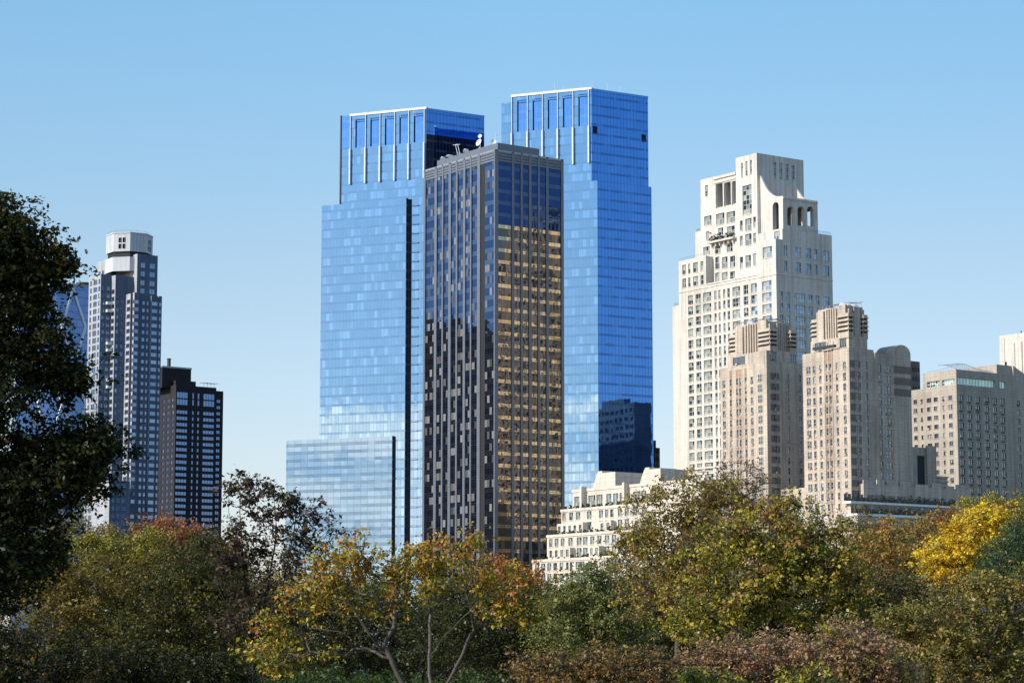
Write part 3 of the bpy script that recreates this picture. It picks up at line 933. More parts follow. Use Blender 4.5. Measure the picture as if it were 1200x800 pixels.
    arc.quad(*[(*p, zA1) for p in (B.P(aA, bA0), B.P(aA, bA1), B.P(aM0, bA1), B.P(aM0, bA0))], 1)
    bar(arc, B.P(aA, 0), B.R, B.nR, bA0, bA1, zA1 - .9, zA1 - .4, .004, .3, 0)
    # curved buttress walls above the arcade at both ends
    K = 8
    for (bb, s) in ((bA0, 1), (bA1 - .8, 1)):
        H = 9.0
        W = aM0 - aA
        for i in range(K):
            t0, t1 = i / K, (i + 1) / K
            u0, u1 = aA + W * t0, aA + W * t1
            h0, h1 = zA1 + .02 + H * t0 ** 2.6, zA1 + .02 + H * t1 ** 2.6
            for d, f in ((0, 0), (.8, 1)):
                p, q = B.P(u0, bb + d), B.P(u1, bb + d)
                arc.quad((*p, zA1), (*q, zA1), (*q, h1), (*p, h0), 0)
            p0, p1, q0, q1 = B.P(u0, bb), B.P(u0, bb + .8), B.P(u1, bb), B.P(u1, bb + .8)
            arc.quad((*p0, h0), (*p1, h0), (*q1, h1), (*q0, h1), 0)
    arc.build('arcade', [M['limestone'], M['roof']], T)
    # right shoulder of the top block
    sh = MB()
    zq = B.B(943.5, 205, aM0 + 1)[1]
    pts = []
    for i in range(9):
        t_ = i / 8
        pts.append((bT + (B.B(951, 230, aM0 + 1)[0] - bT) * t_, zSh + (zq - zSh) * (1 - t_) ** 1.8))
    for i in range(8):
        p, q = B.P(aM0 + 1, pts[i][0]), B.P(aM0 + 1, pts[i + 1][0])
        p2, q2 = B.P(aM1, pts[i][0]), B.P(aM1, pts[i + 1][0])
        sh.quad((*p, zSh), (*q, zSh), (*q, pts[i + 1][1]), (*p, pts[i][1]))
        sh.quad((*p, pts[i][1]), (*q, pts[i + 1][1]), (*q2, pts[i + 1][1]), (*p2, pts[i][1]))
    sh.build('curved_buttress', M['limestone'], T)
    # balcony with planting, ledges, terrace rails
    bal = MB()
    u0, u1 = B.A(863, 282, b3)[0], B.A(833, 282, b3)[0]
    zb = B.A(848, 281, b3)[1]
    bar(bal, B.P(0, b3), B.L, B.nL, u0, u1, zb - .6, zb, .004, 1.7, 0)
    for i in range(6):
        u = u0 + (u1 - u0) * (i + .5) / 6
        bar(bal, B.P(0, b3), B.L, B.nL, u - .2, u + .2, zb - 1.9, zb - .61, .004, .9, 0)
    for i in range(26):
        u = u0 + (u1 - u0) * i / 25
        bar(bal, B.P(0, b3), B.L, B.nL, u - .04, u + .04, zb + .003, zb + 1.1, 1.5, 1.58, 1)
    bar(bal, B.P(0, b3), B.L, B.nL, u0, u1, zb + 1.1, zb + 1.18, 1.48, 1.6, 1)
    o = bal.build('balcony', [M['limestone'], M['dark_metal']], T)
    pl = MB()
    r = random.Random(3)
    for i in range(60):
        u = r.uniform(u0, u1); p = B.P(u, b3) + B.nL * r.uniform(.5, 1.4); zz_ = zb + .3 + abs(r.gauss(0, .7)) * (1.5 if r.random() < .3 else 1)
        d = [r.uniform(-.4, .4) for _ in range(6)]
        pl.quad((p[0] - .35 + d[0], p[1], zz_), (p[0] + d[1], p[1] + d[2], zz_ - .3), (p[0] + .35, p[1] + d[3], zz_ + d[4]), (p[0], p[1] + d[5], zz_ + .45))
    pl.build('balcony_planting', M['plant'], T, kind='stuff')
    led = MB()
    led.mark(); bar(led, B.P(0, 0), B.L, B.nL, a3, aB, zL - .05, zL + .45, -.3, .22, 0)
    led.mark(); bar(led, B.P(0, 0), B.L, B.nL, 0.0, a1 - .01, zL - 1.0, zL - .6, .004, .18, 0)
    led.mark(); bar(led, B.P(0, 0), B.R, B.nR, 0.02, bE, zL - 1.0, zL - .6, .004, .18, 0)
    zq = z(850, 545)
    led.mark(); bar(led, B.P(0, 0), B.L, B.nL, 0.0, a1 - .01, zq - .5, zq, .004, .3, 0)
    led.build_each('stone_ledge', M['limestone'], T)
    rail = MB()
    def railing(p, q, zz_):
        n = 14
        for i in range(n + 1):
            x = p + (q - p) * i / n; rail.tube((*x, zz_), (*x, zz_ + 1.0), .04, k=4)
        rail.tube((*p, zz_ + 1.0), (*q, zz_ + 1.0), .05, k=4)
    railing(B.P(aB + .4, .4), B.P(a1 - .4, .4), zB); railing(B.P(a1 + .3, 1.4), B.P(a0 - .3, 1.4), zS0); railing(B.P(.3, bE - 9), B.P(.3, bE - .3), zSh)
    railing(B.P(aM3 + .2, b3 + .3), B.P(aM4 - .2, b3 + .3), zM)
    rail.build('terrace_railing', M['steel'], T)
    B.finish('stone_wall', [M['limestone'], M['roof']], [M['pane_pale'], M['sash'], M['limestone']])
    return B


def rect_b(B, p0, p1, q0, q1, b, nu=2, nz=2):
    x1, x0 = B.A(p0, q0, b)[0], B.A(p1, q0, b)[0]
    return (x0, x1, B.A((p0 + p1) / 2, q1, b)[1], B.A((p0 + p1) / 2, q0, b)[1], nu, nz)


# ------------------------------------------------------------------ the white terraced house in front of it
def terraced_house():
    B = Building('terraced_apartment_house', 'low white limestone house stepping back in terraces below the blue glass tower', 'apartment house', 800, 640, 729)
    T = B.root
    tiers = [  # left end px, top px, setback, window columns, window rows (px at the left end)
        (624, 657, 0.0), (641, 628, 2.6), (657.6, 598, 6.5), (671, 575, 9.0)]
    prev = 0.0
    base_cols = [(627, 632), (634, 639), (641.3, 646), (648.5, 653), (655.8, 660.3), (663.4, 666.4, 1), (667.6, 670.6, 1), (674.5, 685, 4), (689, 694), (696, 700.6), (705, 709), (711, 716),
                 (720, 731, 4), (735, 740), (742.5, 747.5), (752, 757), (760, 771, 4), (776, 781), (784, 789)]
    zs = []
    for i, (px, py, b) in enumerate(tiers):
        zt = B.A(px, py, b)[1]
        a1 = B.A(px, py, b)[0]
        zs.append((zt, a1, b))
    g = 12.6 * 780 / F_PX
    for i, (zt, a1, b) in enumerate(zs):
        zb = prev
        if i == 0:
            cols = B.lcols(base_cols, 665, b)
            rows = [(zt - 1.0 - 2.5 - k * g, zt - 1.0 - k * g) for k in range(5)]
        elif i == 1:
            cols = B.lcols([(643.5, 647.5), (650, 654.5), (657, 661.5), (666, 671), (676, 681.5), (683.2, 688.6), (691.5, 696.8), (700, 705), (708.6, 714), (717, 722), (727, 732), (735, 740), (744, 749), (754, 759), (764, 769)], 640, b)
            rows = [(zt - 1.0 - 2.6, zt - 1.0), (zt - 1.0 - 2.6 - g, zt - 1.0 - g)]
        elif i == 2:
            cols = B.lcols([(659, 663), (667, 671.5), (675, 680), (687.8, 693), (702, 707), (709, 713), (715, 719), (724, 729), (732, 737), (742, 747), (752, 757)], 605, b)
            rows = [(zt - .9 - 2.5, zt - .9), (zt - .9 - 2.5 - g, zt - .9 - g)]
        else:
            cols = B.lcols([(673, 681, 3), (689.5, 697.5, 3), (699, 706, 3), (710.5, 716.5, 2), (718.4, 724.6, 2), (726, 731.6, 2), (742, 750, 3), (751.5, 757.5, 3), (762, 769, 3)], 588, b)
            rows = [(zt - 2.0 - 3.6, zt - 2.0)]
        rows = [r for r in rows if r[0] > zb + .3 or i == 0]
        B.block(0, a1, b, 26, zb, zt, B.grid(cols, rows), (), depth=.45, nz=2, coping=.0, sill=True)
        prev = zt
    # bays standing forward on the terraces, throwing shadows along them
    def bay(p0, p1, b, out, i, zt_off, nh):
        zt, a1, bb = zs[i]
        x1, x0 = B.A(p0, 640, bb - out)[0], B.A(p1, 640, bb - out)[0]
        zb = zs[i - 1][0]
        n = max(1, int((x1 - x0) / 2.6)); w = (x1 - x0) / n
        cols = [(x0 + k * w + w * .25, x0 + k * w + w * .75) for k in range(n)]
        z1 = zb + nh
        B.block(x0, x1, bb - out, bb - .01, zb + .003, z1, B.grid(cols, [(zb + .8, zb + 3.1)]), (), depth=.4, nz=2)
    bay(652.6, 683, 0, 2.4, 2, 0, 3.9)
    bay(642.2, 668.0, 0, 2.2, 1, 0, 3.7)
    bay(690, 702, 0, 2.2, 1, 0, 3.7)
    bay(722, 738, 0, 2.2, 1, 0, 3.7)
    bay(702, 716, 0, 2.2, 2, 0, 3.7)
    bay(742, 756, 0, 2.2, 2, 0, 3.7)
    # ledges
    led = MB()
    for (zt, a1, b) in zs:
        led.mark(); bar(led, B.P(0, b), B.L, B.nL, 0.0, a1 + .15, zt - .55, zt + .35, -.5, .25, 0)
    z3 = zs[3]
    for px in (686.5, 736.5):
        x = B.A(px, 590, z3[2])[0]
        led.mark(); bar(led, B.P(0, z3[2]), B.L, B.nL, x - .5, x + .5, zs[2][0], z3[0] + 1.0, .004, 2.2, 0)
    led.build_each('stone_ledge', M['limestone_b'], T)
    # sculpted roof pieces
    for (p0, p1, q, pr, name) in ((698, 721, 550.5, 753, 1), (753, 774, 546.5, 806, 2)):
        b = 11.5
        x1, x0 = B.A(p0, 560, b)[0], B.A(p1, 560, b)[0]
        zt = B.A(p1 - 6, q, b)[1]
        b1 = B.B(pr, 560, x0)[0]
        m = MB()
        zb = z3[0]
        # stepped, sloping left edge
        prof = [(x0, zb), (x1 + 1.6, zb), (x1 + .9, zb + (zt - zb) * .35), (x1 - .6, zb + (zt - zb) * .8), (x1 - 1.4, zt), (x1 - 3.4, zt), (x1 - 3.5, zt - .7), (x0, zt - .7)]
        for bb, rev in ((b, False), (b1, True)):
            n = len(m.v)
            m.v += [(*B.P(u, bb), zz) for u, zz in prof]
            m.f.append(tuple(range(n, n + len(prof))) if rev else tuple(range(n + len(prof) - 1, n - 1, -1))); m.m.append(0); m.uv += [(0, 0)] * len(prof)
        for i in range(len(prof)):
            j = (i + 1) % len(prof)
            p, q_ = prof[i], prof[j]
            m.quad((*B.P(p[0], b), p[1]), (*B.P(p[0], b1), p[1]), (*B.P(q_[0], b1), q_[1]), (*B.P(q_[0], b), q_[1]), 0)
        m.build('chimney_block', M['limestone_b'], T)
    pl = MB(); r = random.Random(5)
    for i, (zt, a1, b) in enumerate(zs[:3]):
        for k in range(15):
            u = a1 - 1.0 - k * 3.1 - r.uniform(0, 1)
            if u < 2: continue
            for q in range(14):
                p = B.P(u, b + .8) + np.array([r.gauss(0, .35), r.gauss(0, .3)]); zz = zt + .3 + abs(r.gauss(0, .5))
                s = .35
                pl.quad((p[0] - s, p[1], zz), (p[0], p[1] + r.uniform(-s, s), zz - s), (p[0] + s, p[1], zz + r.uniform(-s, s)), (p[0], p[1], zz + s))
    pl.build('terrace_planting', M['plant'], T, kind='stuff')
    B.finish('stone_wall', [M['limestone_b'], M['roof']], [M['pane_pale'], M['sash_grey'], M['limestone_b']])
    return B


# ------------------------------------------------------------------ the twin-towered beige block
def beige_block():
    B = Building('art_deco_apartment_block', 'beige brick art deco block with two fluted crowned towers over terraced wings', 'apartment block', 995, 420, 670)
    T = B.root
    sp = 12.8 * 672 / F_PX
    G = B.grid

    def tower(a_off, lpx, zt, b1, cols_l, cols_r, py_l, py_r, yl, yr, left_tower):
        """one shaft with its crown; a_off is its near corner along the park front"""
        wall = MB()
        a0, a1 = a_off, B.A(lpx, 450)[0]
        cl = B.lcols(cols_l, py_l)
        cr = B.rcols(cols_r, py_r, a_off)
        z0 = B.A(yl[0], yl[1])[1]; zr0 = B.B(yr[0], yr[1], a_off)[1]
        lh = G(cl, B.rows(z0, 26, sp, 1.95)); rh = G(cr, B.rows(zr0, 26, sp, 1.95))
        B.block(a0, a1, 0, b1, 0, zt, lh, rh, mb=wall, depth=.3, nz=2, coping=.8, sill=True)
        # vertical terracotta strips between the centre windows
        return wall, a0, a1, cl, cr, z0, zr0

    def crown(a0, a1, b1, zt, ztop, bands):
        """penthouse, fluted drum, louvred corner turrets, roof frame"""
        c = MB()
        ph = zt + 3.6
        W, D = a1 - a0, b1
        ia, ib = 1.2, 1.2
        hl = [(a0 + W * f0, a0 + W * f1, zt + .5, zt + 2.9, 3) for f0, f1 in ((.12, .26), (.55, .8))]
        hr = [(D * f0, D * f1, zt + .5, zt + 2.9, 3) for f0, f1 in ((.12, .28), (.7, .9))]
        B.block(a0 + ia, a1 - 2.2, ib, b1 - 1.2, zt - .8, ph, hl, hr, mb=c, depth=.25)
        u0, u1 = a0 + W * .13, a1 - W * .24
        v0, v1 = 2.0, b1 - D * .16
        B.block(u0, u1, v0, v1, ph, ztop, (), (), mb=c)
        # flutes: slim piers on each visible flank, broader ones at the ends
        uw = u1 - u0
        for f, w in ((.34, .5), (.42, .5), (.5, .5), (.58, .5), (.66, .5)):
            bar(c, B.P(0, v0), B.L, B.nL, u0 + uw * f, u0 + uw * f + w, ph - 2.8, ztop - .3, .004, .55, 0)
        for f0, f1, zz, o in ((.0, .24, ztop + .3, .75), (.76, 1.0, ztop - .6, .6)):
            bar(c, B.P(0, v0), B.L, B.nL, u0 + uw * f0, u0 + uw * f1, ph + .01, zz, .004, o, 0)
        vw = v1 - v0
        for f in (.36, .44, .52, .6, .68):
            bar(c, B.P(u0, 0), B.R, B.nR, v0 + vw * f, v0 + vw * f + .5, ph - 2.8, ztop - .3, .004, .55, 0)
        for f0, f1 in ((.02, .2), (.84, 1.0)):
            bar(c, B.P(u0, 0), B.R, B.nR, v0 + vw * f0, v0 + vw * f1, ph + .01, ztop - .8, .004, .6, 0)
        # louvred turrets at the corners
        zlv = ztop - 2.3
        for (x0, x1, y0, y1) in ((a0 + .9, a0 + W * .27, .9, D * .3), (a1 - W * .27, a1 - W * .06, v0 + .6, v0 + 5.5), (a0 + 1.3, a0 + W * .3, b1 - D * .26, b1 - .8)):
            B.block(x0, x1, y0, y1, ph - .5, zlv, (), (), mb=c)
            for k in range(4):
                zz = zlv - 1.05 - k * 1.25
                bar(c, B.P(0, y0), B.L, B.nL, x0 + .35, x1 - .004, zz - .5, zz, .004, .05, 2)
                bar(c, B.P(x0, 0), B.R, B.nR, y0 + .004, y1 - .35, zz - .5, zz, .004, .05, 2)
                bar(c, B.P(0, y0), B.L, B.nL, x0 - .1, x1 + .1, zz + .02, zz + .3, .004, .35, 0)
                bar(c, B.P(x0, 0), B.R, B.nR, y0 - .1, y1 + .1, zz + .02, zz + .3, .004, .35, 0)
        o = c.build('fluted_crown', [M['beige_brick'], M['roof'], M['louvre']], T)
        # roof frame with rails, pipes and small masts
        r = MB(); rg = random.Random(int(a0 * 10) + 5)
        for i in range(9):
            p = B.P(u0 + uw * i / 8, v0 + .5); q = B.P(u0 + uw * i / 8, v1 - .5)
            r.tube((*p, ztop), (*p, ztop + 1.0), .06, k=4); r.tube((*q, ztop), (*q, ztop + 1.0), .06, k=4)
            r.tube((*p, ztop + 1.0), (*q, ztop + 1.1 + rg.uniform(-.3, .5)), .06, k=4)
        for s in (v0 + .5, v1 - .5): r.tube((*B.P(u0, s), ztop + 1.0), (*B.P(u1, s), ztop + 1.0), .07, k=4)
        for i in range(7):
            p = B.P(rg.uniform(u0 + .5, u1 - .5), rg.uniform(v0 + .5, v1 - .5))
            w = rg.uniform(.4, 1.3)
            r.prism([(p[0] - w, p[1] - w), (p[0] + w, p[1] - w), (p[0] + w, p[1] + w), (p[0] - w, p[1] + w)], ztop + .003, ztop + rg.uniform(.5, 1.4), 1)
        for i in range(4):
            p = B.P(rg.uniform(u0, u1), rg.uniform(v0, v1)); q = B.P(rg.uniform(u0 - 1, u1 + 1), rg.uniform(v0 - 1, v1))
            r.tube((*p, ztop + rg.uniform(.7, 1.6)), (*q, ztop + rg.uniform(.7, 1.9)), .08, k=4)
        r.build('roof_frame', [M['steel'], M['white_paint']], T)
        # hanging window-cleaner's platform below the flutes
        if bands:
            h = MB()
            bar(h, B.P(0, 0), B.L, B.nL, a0 + W * .25, a0 + W * .72, zt + .6, zt + 1.3, .3, 1.1, 0)
            for f in (.27, .4, .55, .7): bar(h, B.P(0, 0), B.L, B.nL, a0 + W * f, a0 + W * f + .12, zt + 1.3, zt + 2.2, .9, 1.0, 0)
            h.build('hanging_platform', M['dark_metal'], T)

    # right (nearer) tower
    zt = B.zL(995, 407)
    b1 = B.B(1024, 430)[0]; b2 = B.B(1064.5, 430)[0]
    w, a0, a1, cl, cr, z0, zr0 = tower(0, 941, zt, b1,
        [(944.9, 949.8), (952.4, 955.4, 1), (959.8, 962.7, 1), (967.3, 970.2, 1), (971.6, 974.3, 1), (979.4, 982, 1), (987.8, 991.2)],
        [(1002.2, 1006.7), (1014, 1016.8, 1)], 430, 430, (947, 430), (1004, 422.5), False)
    # rear wing of the same tower, standing a little proud
    zw = B.B(1030, 413.5, -.6)[1]
    rw = B.rcols([(1029.8, 1033, 1), (1036.8, 1044)], 430, -.6)
    zq = B.B(1040, 428, -.6)[1]
    B.block(-.6, 14, b1 + .003, b2, 0, zw, (), G(rw, B.rows(zq, 26, sp, 2.0)), mb=w, depth=.3, nz=2, coping=.6)
    # round-topped tank housing at the end of the wing
    t0, t1 = B.B(1046.5, 420, -.9)[0], b2
    K = 10
    zc = B.B(1055, 414, -.9)[1]; rr_ = (t1 - t0) / 2; bc = (t0 + t1) / 2
    for a_, m_ in ((-.95, 0), (6, 0)):
        for i in range(K):
            u, v = bc - rr_ * cos(pi * i / K), bc - rr_ * cos(pi * (i + 1) / K)
            h0, h1 = zc + rr_ * .72 * sin(pi * i / K), zc + rr_ * .72 * sin(pi * (i + 1) / K)
            p, q = B.P(a_, u), B.P(a_, v)
            w.quad((*p, zw - 6), (*q, zw - 6), (*q, h1), (*p, h0), 0)
            if a_ < 0:
                p2, q2 = B.P(6, u), B.P(6, v)
                w.quad((*p, h0), (*q, h1), (*q2, h1), (*p2, h0), 0)
    p = [B.P(-.95, t0), B.P(6, t0), B.P(6, t1), B.P(-.95, t1)]
    w.quad((*p[0], zw - 6), (*p[1], zw - 6), (*p[1], zc), (*p[0], zc), 0); w.quad((*p[3], 0), (*p[2], 0), (*p[2], zc), (*p[3], zc), 0)
    bar(w, B.P(-.6, 0), B.R, B.nR, t0, t1, 0, zw - 6.0, .004, .35, 0)
    w.build('near_tower_wall', [M['beige_brick'], M['roof']], T)
    crown(0, a1, b1, zt, B.A(975, 361, 2)[1], True)

    # brown brick bands wrapping the corner, one per storey
    bd = MB()
    for k in range(15):
        zb = zr0 - k * sp; bd.mark()
        bar(bd, B.P(0, 0), B.R, B.nR, .02, cr[0][0] - .02, zb - 1.95, zb, .003, .045, 0)
        bd.mark(); bar(bd, B.P(0, 0), B.R, B.nR, cr[0][1] + .02, cr[0][1] + .5, zb - 1.95, zb, .003, .045, 0)
    for y in (429, 442.5, 455.5):
        zb = B.B(1055, y, -.95)[1]; bd.mark()
        bar(bd, B.P(-.95, 0), B.R, B.nR, t0 + .02, t1 - .02, zb - 2.1, zb, .003, .045, 0)
    bd.build_each('brick_band', M['brown_band'], T)
    # terracotta ribs between the centre windows of the park front
    rb = MB()
    for (c0, c1) in ((cl[4], cl[3]),):
        for u0, u1 in ((c0[0] + .003, c0[1] - .003), (c1[0] + .003, c1[1] - .003)):
            for k in range(17):
                zb = z0 + .55 - k * sp
                bar(rb, B.P(0, 0), B.L, B.nL, u0, u1, zb - .5, zb + (3.2 if k == 0 else .7), .003, .05, 0)
    rb.build('terracotta_panel', M['pink_brick'], T)
    cz = MB(); bar(cz, B.P(0, 0), B.L, B.nL, cl[4][0] - .8, cl[3][1] + .8, z0 + 3.9, z0 + 4.3, .004, .6, 0)
    for u in (cl[4][0] - .5, cl[3][1] + .2, (cl[4][1] + cl[3][0]) / 2 - .15): bar(cz, B.P(0, 0), B.L, B.nL, u, u + .3, z0 - 40, z0 + 3.89, .004, .22, 0)
    cz.build('window_hood', M['beige_brick'], T)

    # left (farther) tower
    aF = B.A(903.2, 480)[0]
    zt2 = B.A(870, 428)[1]
    bF = B.B(941, 480, aF)[0]
    w2, a0f, a1f, clf, crf, z0f, zr0f = tower(aF, 844, zt2, bF,
        [(847, 850.4), (855.3, 858, 1), (862.8, 865.3, 1), (866.3, 868.8, 1), (873, 875.6, 1), (880, 883), (892.8, 898)],
        [(906.8, 910.8), (923, 925.4, 1), (936, 939.6)], 480, 480, (848, 446), (909, 437), True)
    w2.build('far_tower_wall', [M['beige_brick'], M['roof']], T)
    crown(aF, a1f, bF, zt2, B.A(870, 381, 2)[1], False)
    nt = MB()
    x0, x1 = B.A(890.8, 480)[0], B.A(888.2, 480)[0]
    bar(nt, B.P(0, 0), B.L, B.nL, aF + .004, x0, 0, zt2 + 3.2, .004, 1.4, 0)
    nt2 = MB()
    xx0, xx1 = B.A(898, 480)[0], B.A(892.8, 480)[0]
    for k in range(16):
        zz = z0f + .1 - k * sp
        nt2.mark(); nt2.face(B.P(0, 0) + B.nL * 1.45, B.L, xx0, xx1, zz - 2.1, zz, 0, B.nL)
        for u in (xx0, (xx0 + xx1) / 2 - .06, xx1 - .12): bar(nt2, B.P(0, 0), B.L, B.nL, u, u + .12, zz - 2.1, zz, 1.46, 1.52, 1)
        bar(nt2, B.P(0, 0), B.L, B.nL, xx0, xx1, zz - 1.1, zz - 1.0, 1.455, 1.51, 1)
    nt.build('corner_bay', M['beige_brick'], T)
    nt2.build_each('bay_window', [M['pane_old'], M['sash']], T)
    bd = MB()
    for k in range(14):
        zb = zr0f - k * sp; bd.mark()
        bar(bd, B.P(aF, 0), B.R, B.nR, .02, crf[0][0] - .02, zb - 1.95, zb, .003, .045, 0)
        bd.mark(); bar(bd, B.P(aF, 0), B.R, B.nR, crf[0][1] + .02, crf[0][1] + .9, zb - 1.95, zb, .003, .045, 0)
    bd.build_each('brick_band', M['brown_band'], T)
    rb = MB()
    for c in (clf[1], clf[2], clf[3], clf[4]):
        for k in range(15):
            zb = z0f + .55 - k * sp
            bar(rb, B.P(0, 0), B.L, B.nL, c[0] + .003, c[1] - .003, zb - .5, zb + (2.2 if k == 0 else .7), .003, .05, 0)
    rb.build('terracotta_panel', M['pink_brick'], T)

    # low wings: between the towers, and to the right with terraces
    lw = MB()
    zb1 = B.A(930, 575)[1]
    mid = B.lcols([(908, 911), (915, 918), (922, 925), (930, 933), (936, 939)], 590, 3)
    B.block(a1 + .01, aF - .01, 3, 26, 0, zb1 + 1, G(mid, [(zb1 - 3 - k * sp, zb1 - 1 - k * sp) for k in range(6)]), (), mb=lw, depth=.3, nz=2)
    aw = -1.6
    r0, r1 = B.B(1012, 570, aw)[0], B.B(1138, 570, aw)[0]
    zwg = B.B(1075, 570, aw)[1]
    # crenellated parapet
    B.block(aw, 16, r0, r1, 0, zwg, (), (), mb=lw)
    r = random.Random(9)
    x = r0
    while x < r1 - 2:
        wd = r.uniform(2.5, 6)
        bar(lw, B.P(aw, 0), B.R, B.nR, x, min(r1, x + wd), zwg + .003, zwg + r.choice((.7, 1.0, 1.3)), -.4, -.004, 0)
        x += wd + r.uniform(.8, 2.2)
    # terraces below
    at_ = -7.5
    q0, q1 = B.B(1005, 592, at_)[0], B.B(1132, 592, at_)[0]
    zt1 = B.B(1060, 589, at_)[1]
    B.block(at_, aw - .01, q0, q1, 0, zt1 - 4.2, (), (), mb=lw)
    bar(lw, B.P(at_, 0), B.R, B.nR, q0 - .3, q1 + .3, zt1 - 4.2 + .003, zt1 - 3.5, -5.5, .5, 2)
    B.block(at_ + 3.2, aw - .012, q0 + 1, q1 - 1, zt1 - 3.49, zt1 - .6, (), (), mb=lw)
    bar(lw, B.P(at_ + 2.6, 0), B.R, B.nR, q0 - .3, q1 + .3, zt1 - .6 + .003, zt1, -3, .3, 2)
    # park end of the terraced wing, sunlit
    ww = [(u, u + 2.2, zt1 - 9.5, zt1 - 6.8, 5) for u in (at_ + .8, at_ + 4.2)]
    B.left(q0 - .02, at_ + .01, aw + 6, zt1 - 14, zt1 - 4.3, ww, .3, lw, 0)
    lw.build('wing_wall', [M['beige_brick'], M['roof'], M['white_paint']], T)
    rails = MB()
    for (aa, zz) in ((at_ + 2.7, zt1), (at_ - .3, zt1 - 3.5)):
        n = 70
        for i in range(n + 1):
            p = B.P(aa, q0 + (q1 - q0) * i / n); rails.tube((*p, zz), (*p, zz + 1.0), .05, k=4)
        for h in (.5, 1.0): rails.tube((*B.P(aa, q0), zz + h), (*B.P(aa, q1), zz + h), .05, k=4)
    rails.build('terrace_railing', M['dark_metal'], T)
    dk = MB(); rg = random.Random(4)
    for i in range(26):
        u = q0 + (q1 - q0) * (i + rg.uniform(.1, .9)) / 26
        dk.mark(); bar(dk, B.P(at_ + 3.2, 0), B.R, B.nR, u, u + rg.uniform(.8, 2.4), zt1 - 3.4, zt1 - 1.0, .004, .06, 0)
        dk.mark(); bar(dk, B.P(aw, 0), B.R, B.nR, u, u + rg.uniform(.6, 2.0), zt1 + .3, zt1 + 2.3, .004, .06, 0)
    dk.build_each('terrace_door', M['pane_dark'], T)
    pl = MB()
    for i in range(900):
        u = rg.uniform(q0, q1); lvl = rg.random() < .6
        base = (zt1 - 3.4) if lvl else zt1 + .1
        p = B.P((at_ + .2 if lvl else at_ + 3.4) + rg.uniform(0, 1.2), u); cl_ = .6 + .7 * math.sin(u * .9) ** 2
        zz = base + abs(rg.gauss(0, .55)) * cl_ + .2; s = .35
        pl.quad((p[0] - s, p[1], zz), (p[0], p[1] + rg.uniform(-s, s), zz - s), (p[0] + s, p[1], zz + rg.uniform(-s, s)), (p[0], p[1] + rg.uniform(-s, s), zz + s))
    pl.build('terrace_planting', M['plant'], T, kind='stuff')
    # small fluted tower on the rear wing
    sm = MB()
    f0, f1 = B.B(1067, 545, 2)[0], B.B(1096, 545, 2)[0]
    zf = B.B(1085, 524.5, 2)[1]
    B.block(2, 12, f0, f1, zwg - 3, zf, (), (), mb=sm)
    bar(sm, B.P(2, 0), B.R, B.nR, f0 + (f1 - f0) * .28, f0 + (f1 - f0) * .56, zwg, zf - 2.4, .004, .05, 2)
    for k in range(5):
        u = f0 + (f1 - f0) * (.62 + .075 * k); bar(sm, B.P(2, 0), B.R, B.nR, u, u + .7, zwg - 2, zf + .6, .004, .6, 0)
    e0, e1 = B.B(1096, 545, 3)[0], B.B(1110, 545, 3)[0]
    B.block(3, 9, e0, e1, zwg - 3, B.B(1100, 557.5, 3)[1], (), (), mb=sm)
    for k in range(3): bar(sm, B.P(3, 0), B.R, B.nR, e0, e1, zwg + .8 + k * 1.3, zwg + 1.3 + k * 1.3, .004, .4, 0)
    sm.build('rear_stair_tower', [M['beige_brick'], M['roof'], M['louvre']], T)
    B.finish(None, None, [M['pane_old'], M['sash_grey'], M['beige_brick']], ac=.28)
    return B


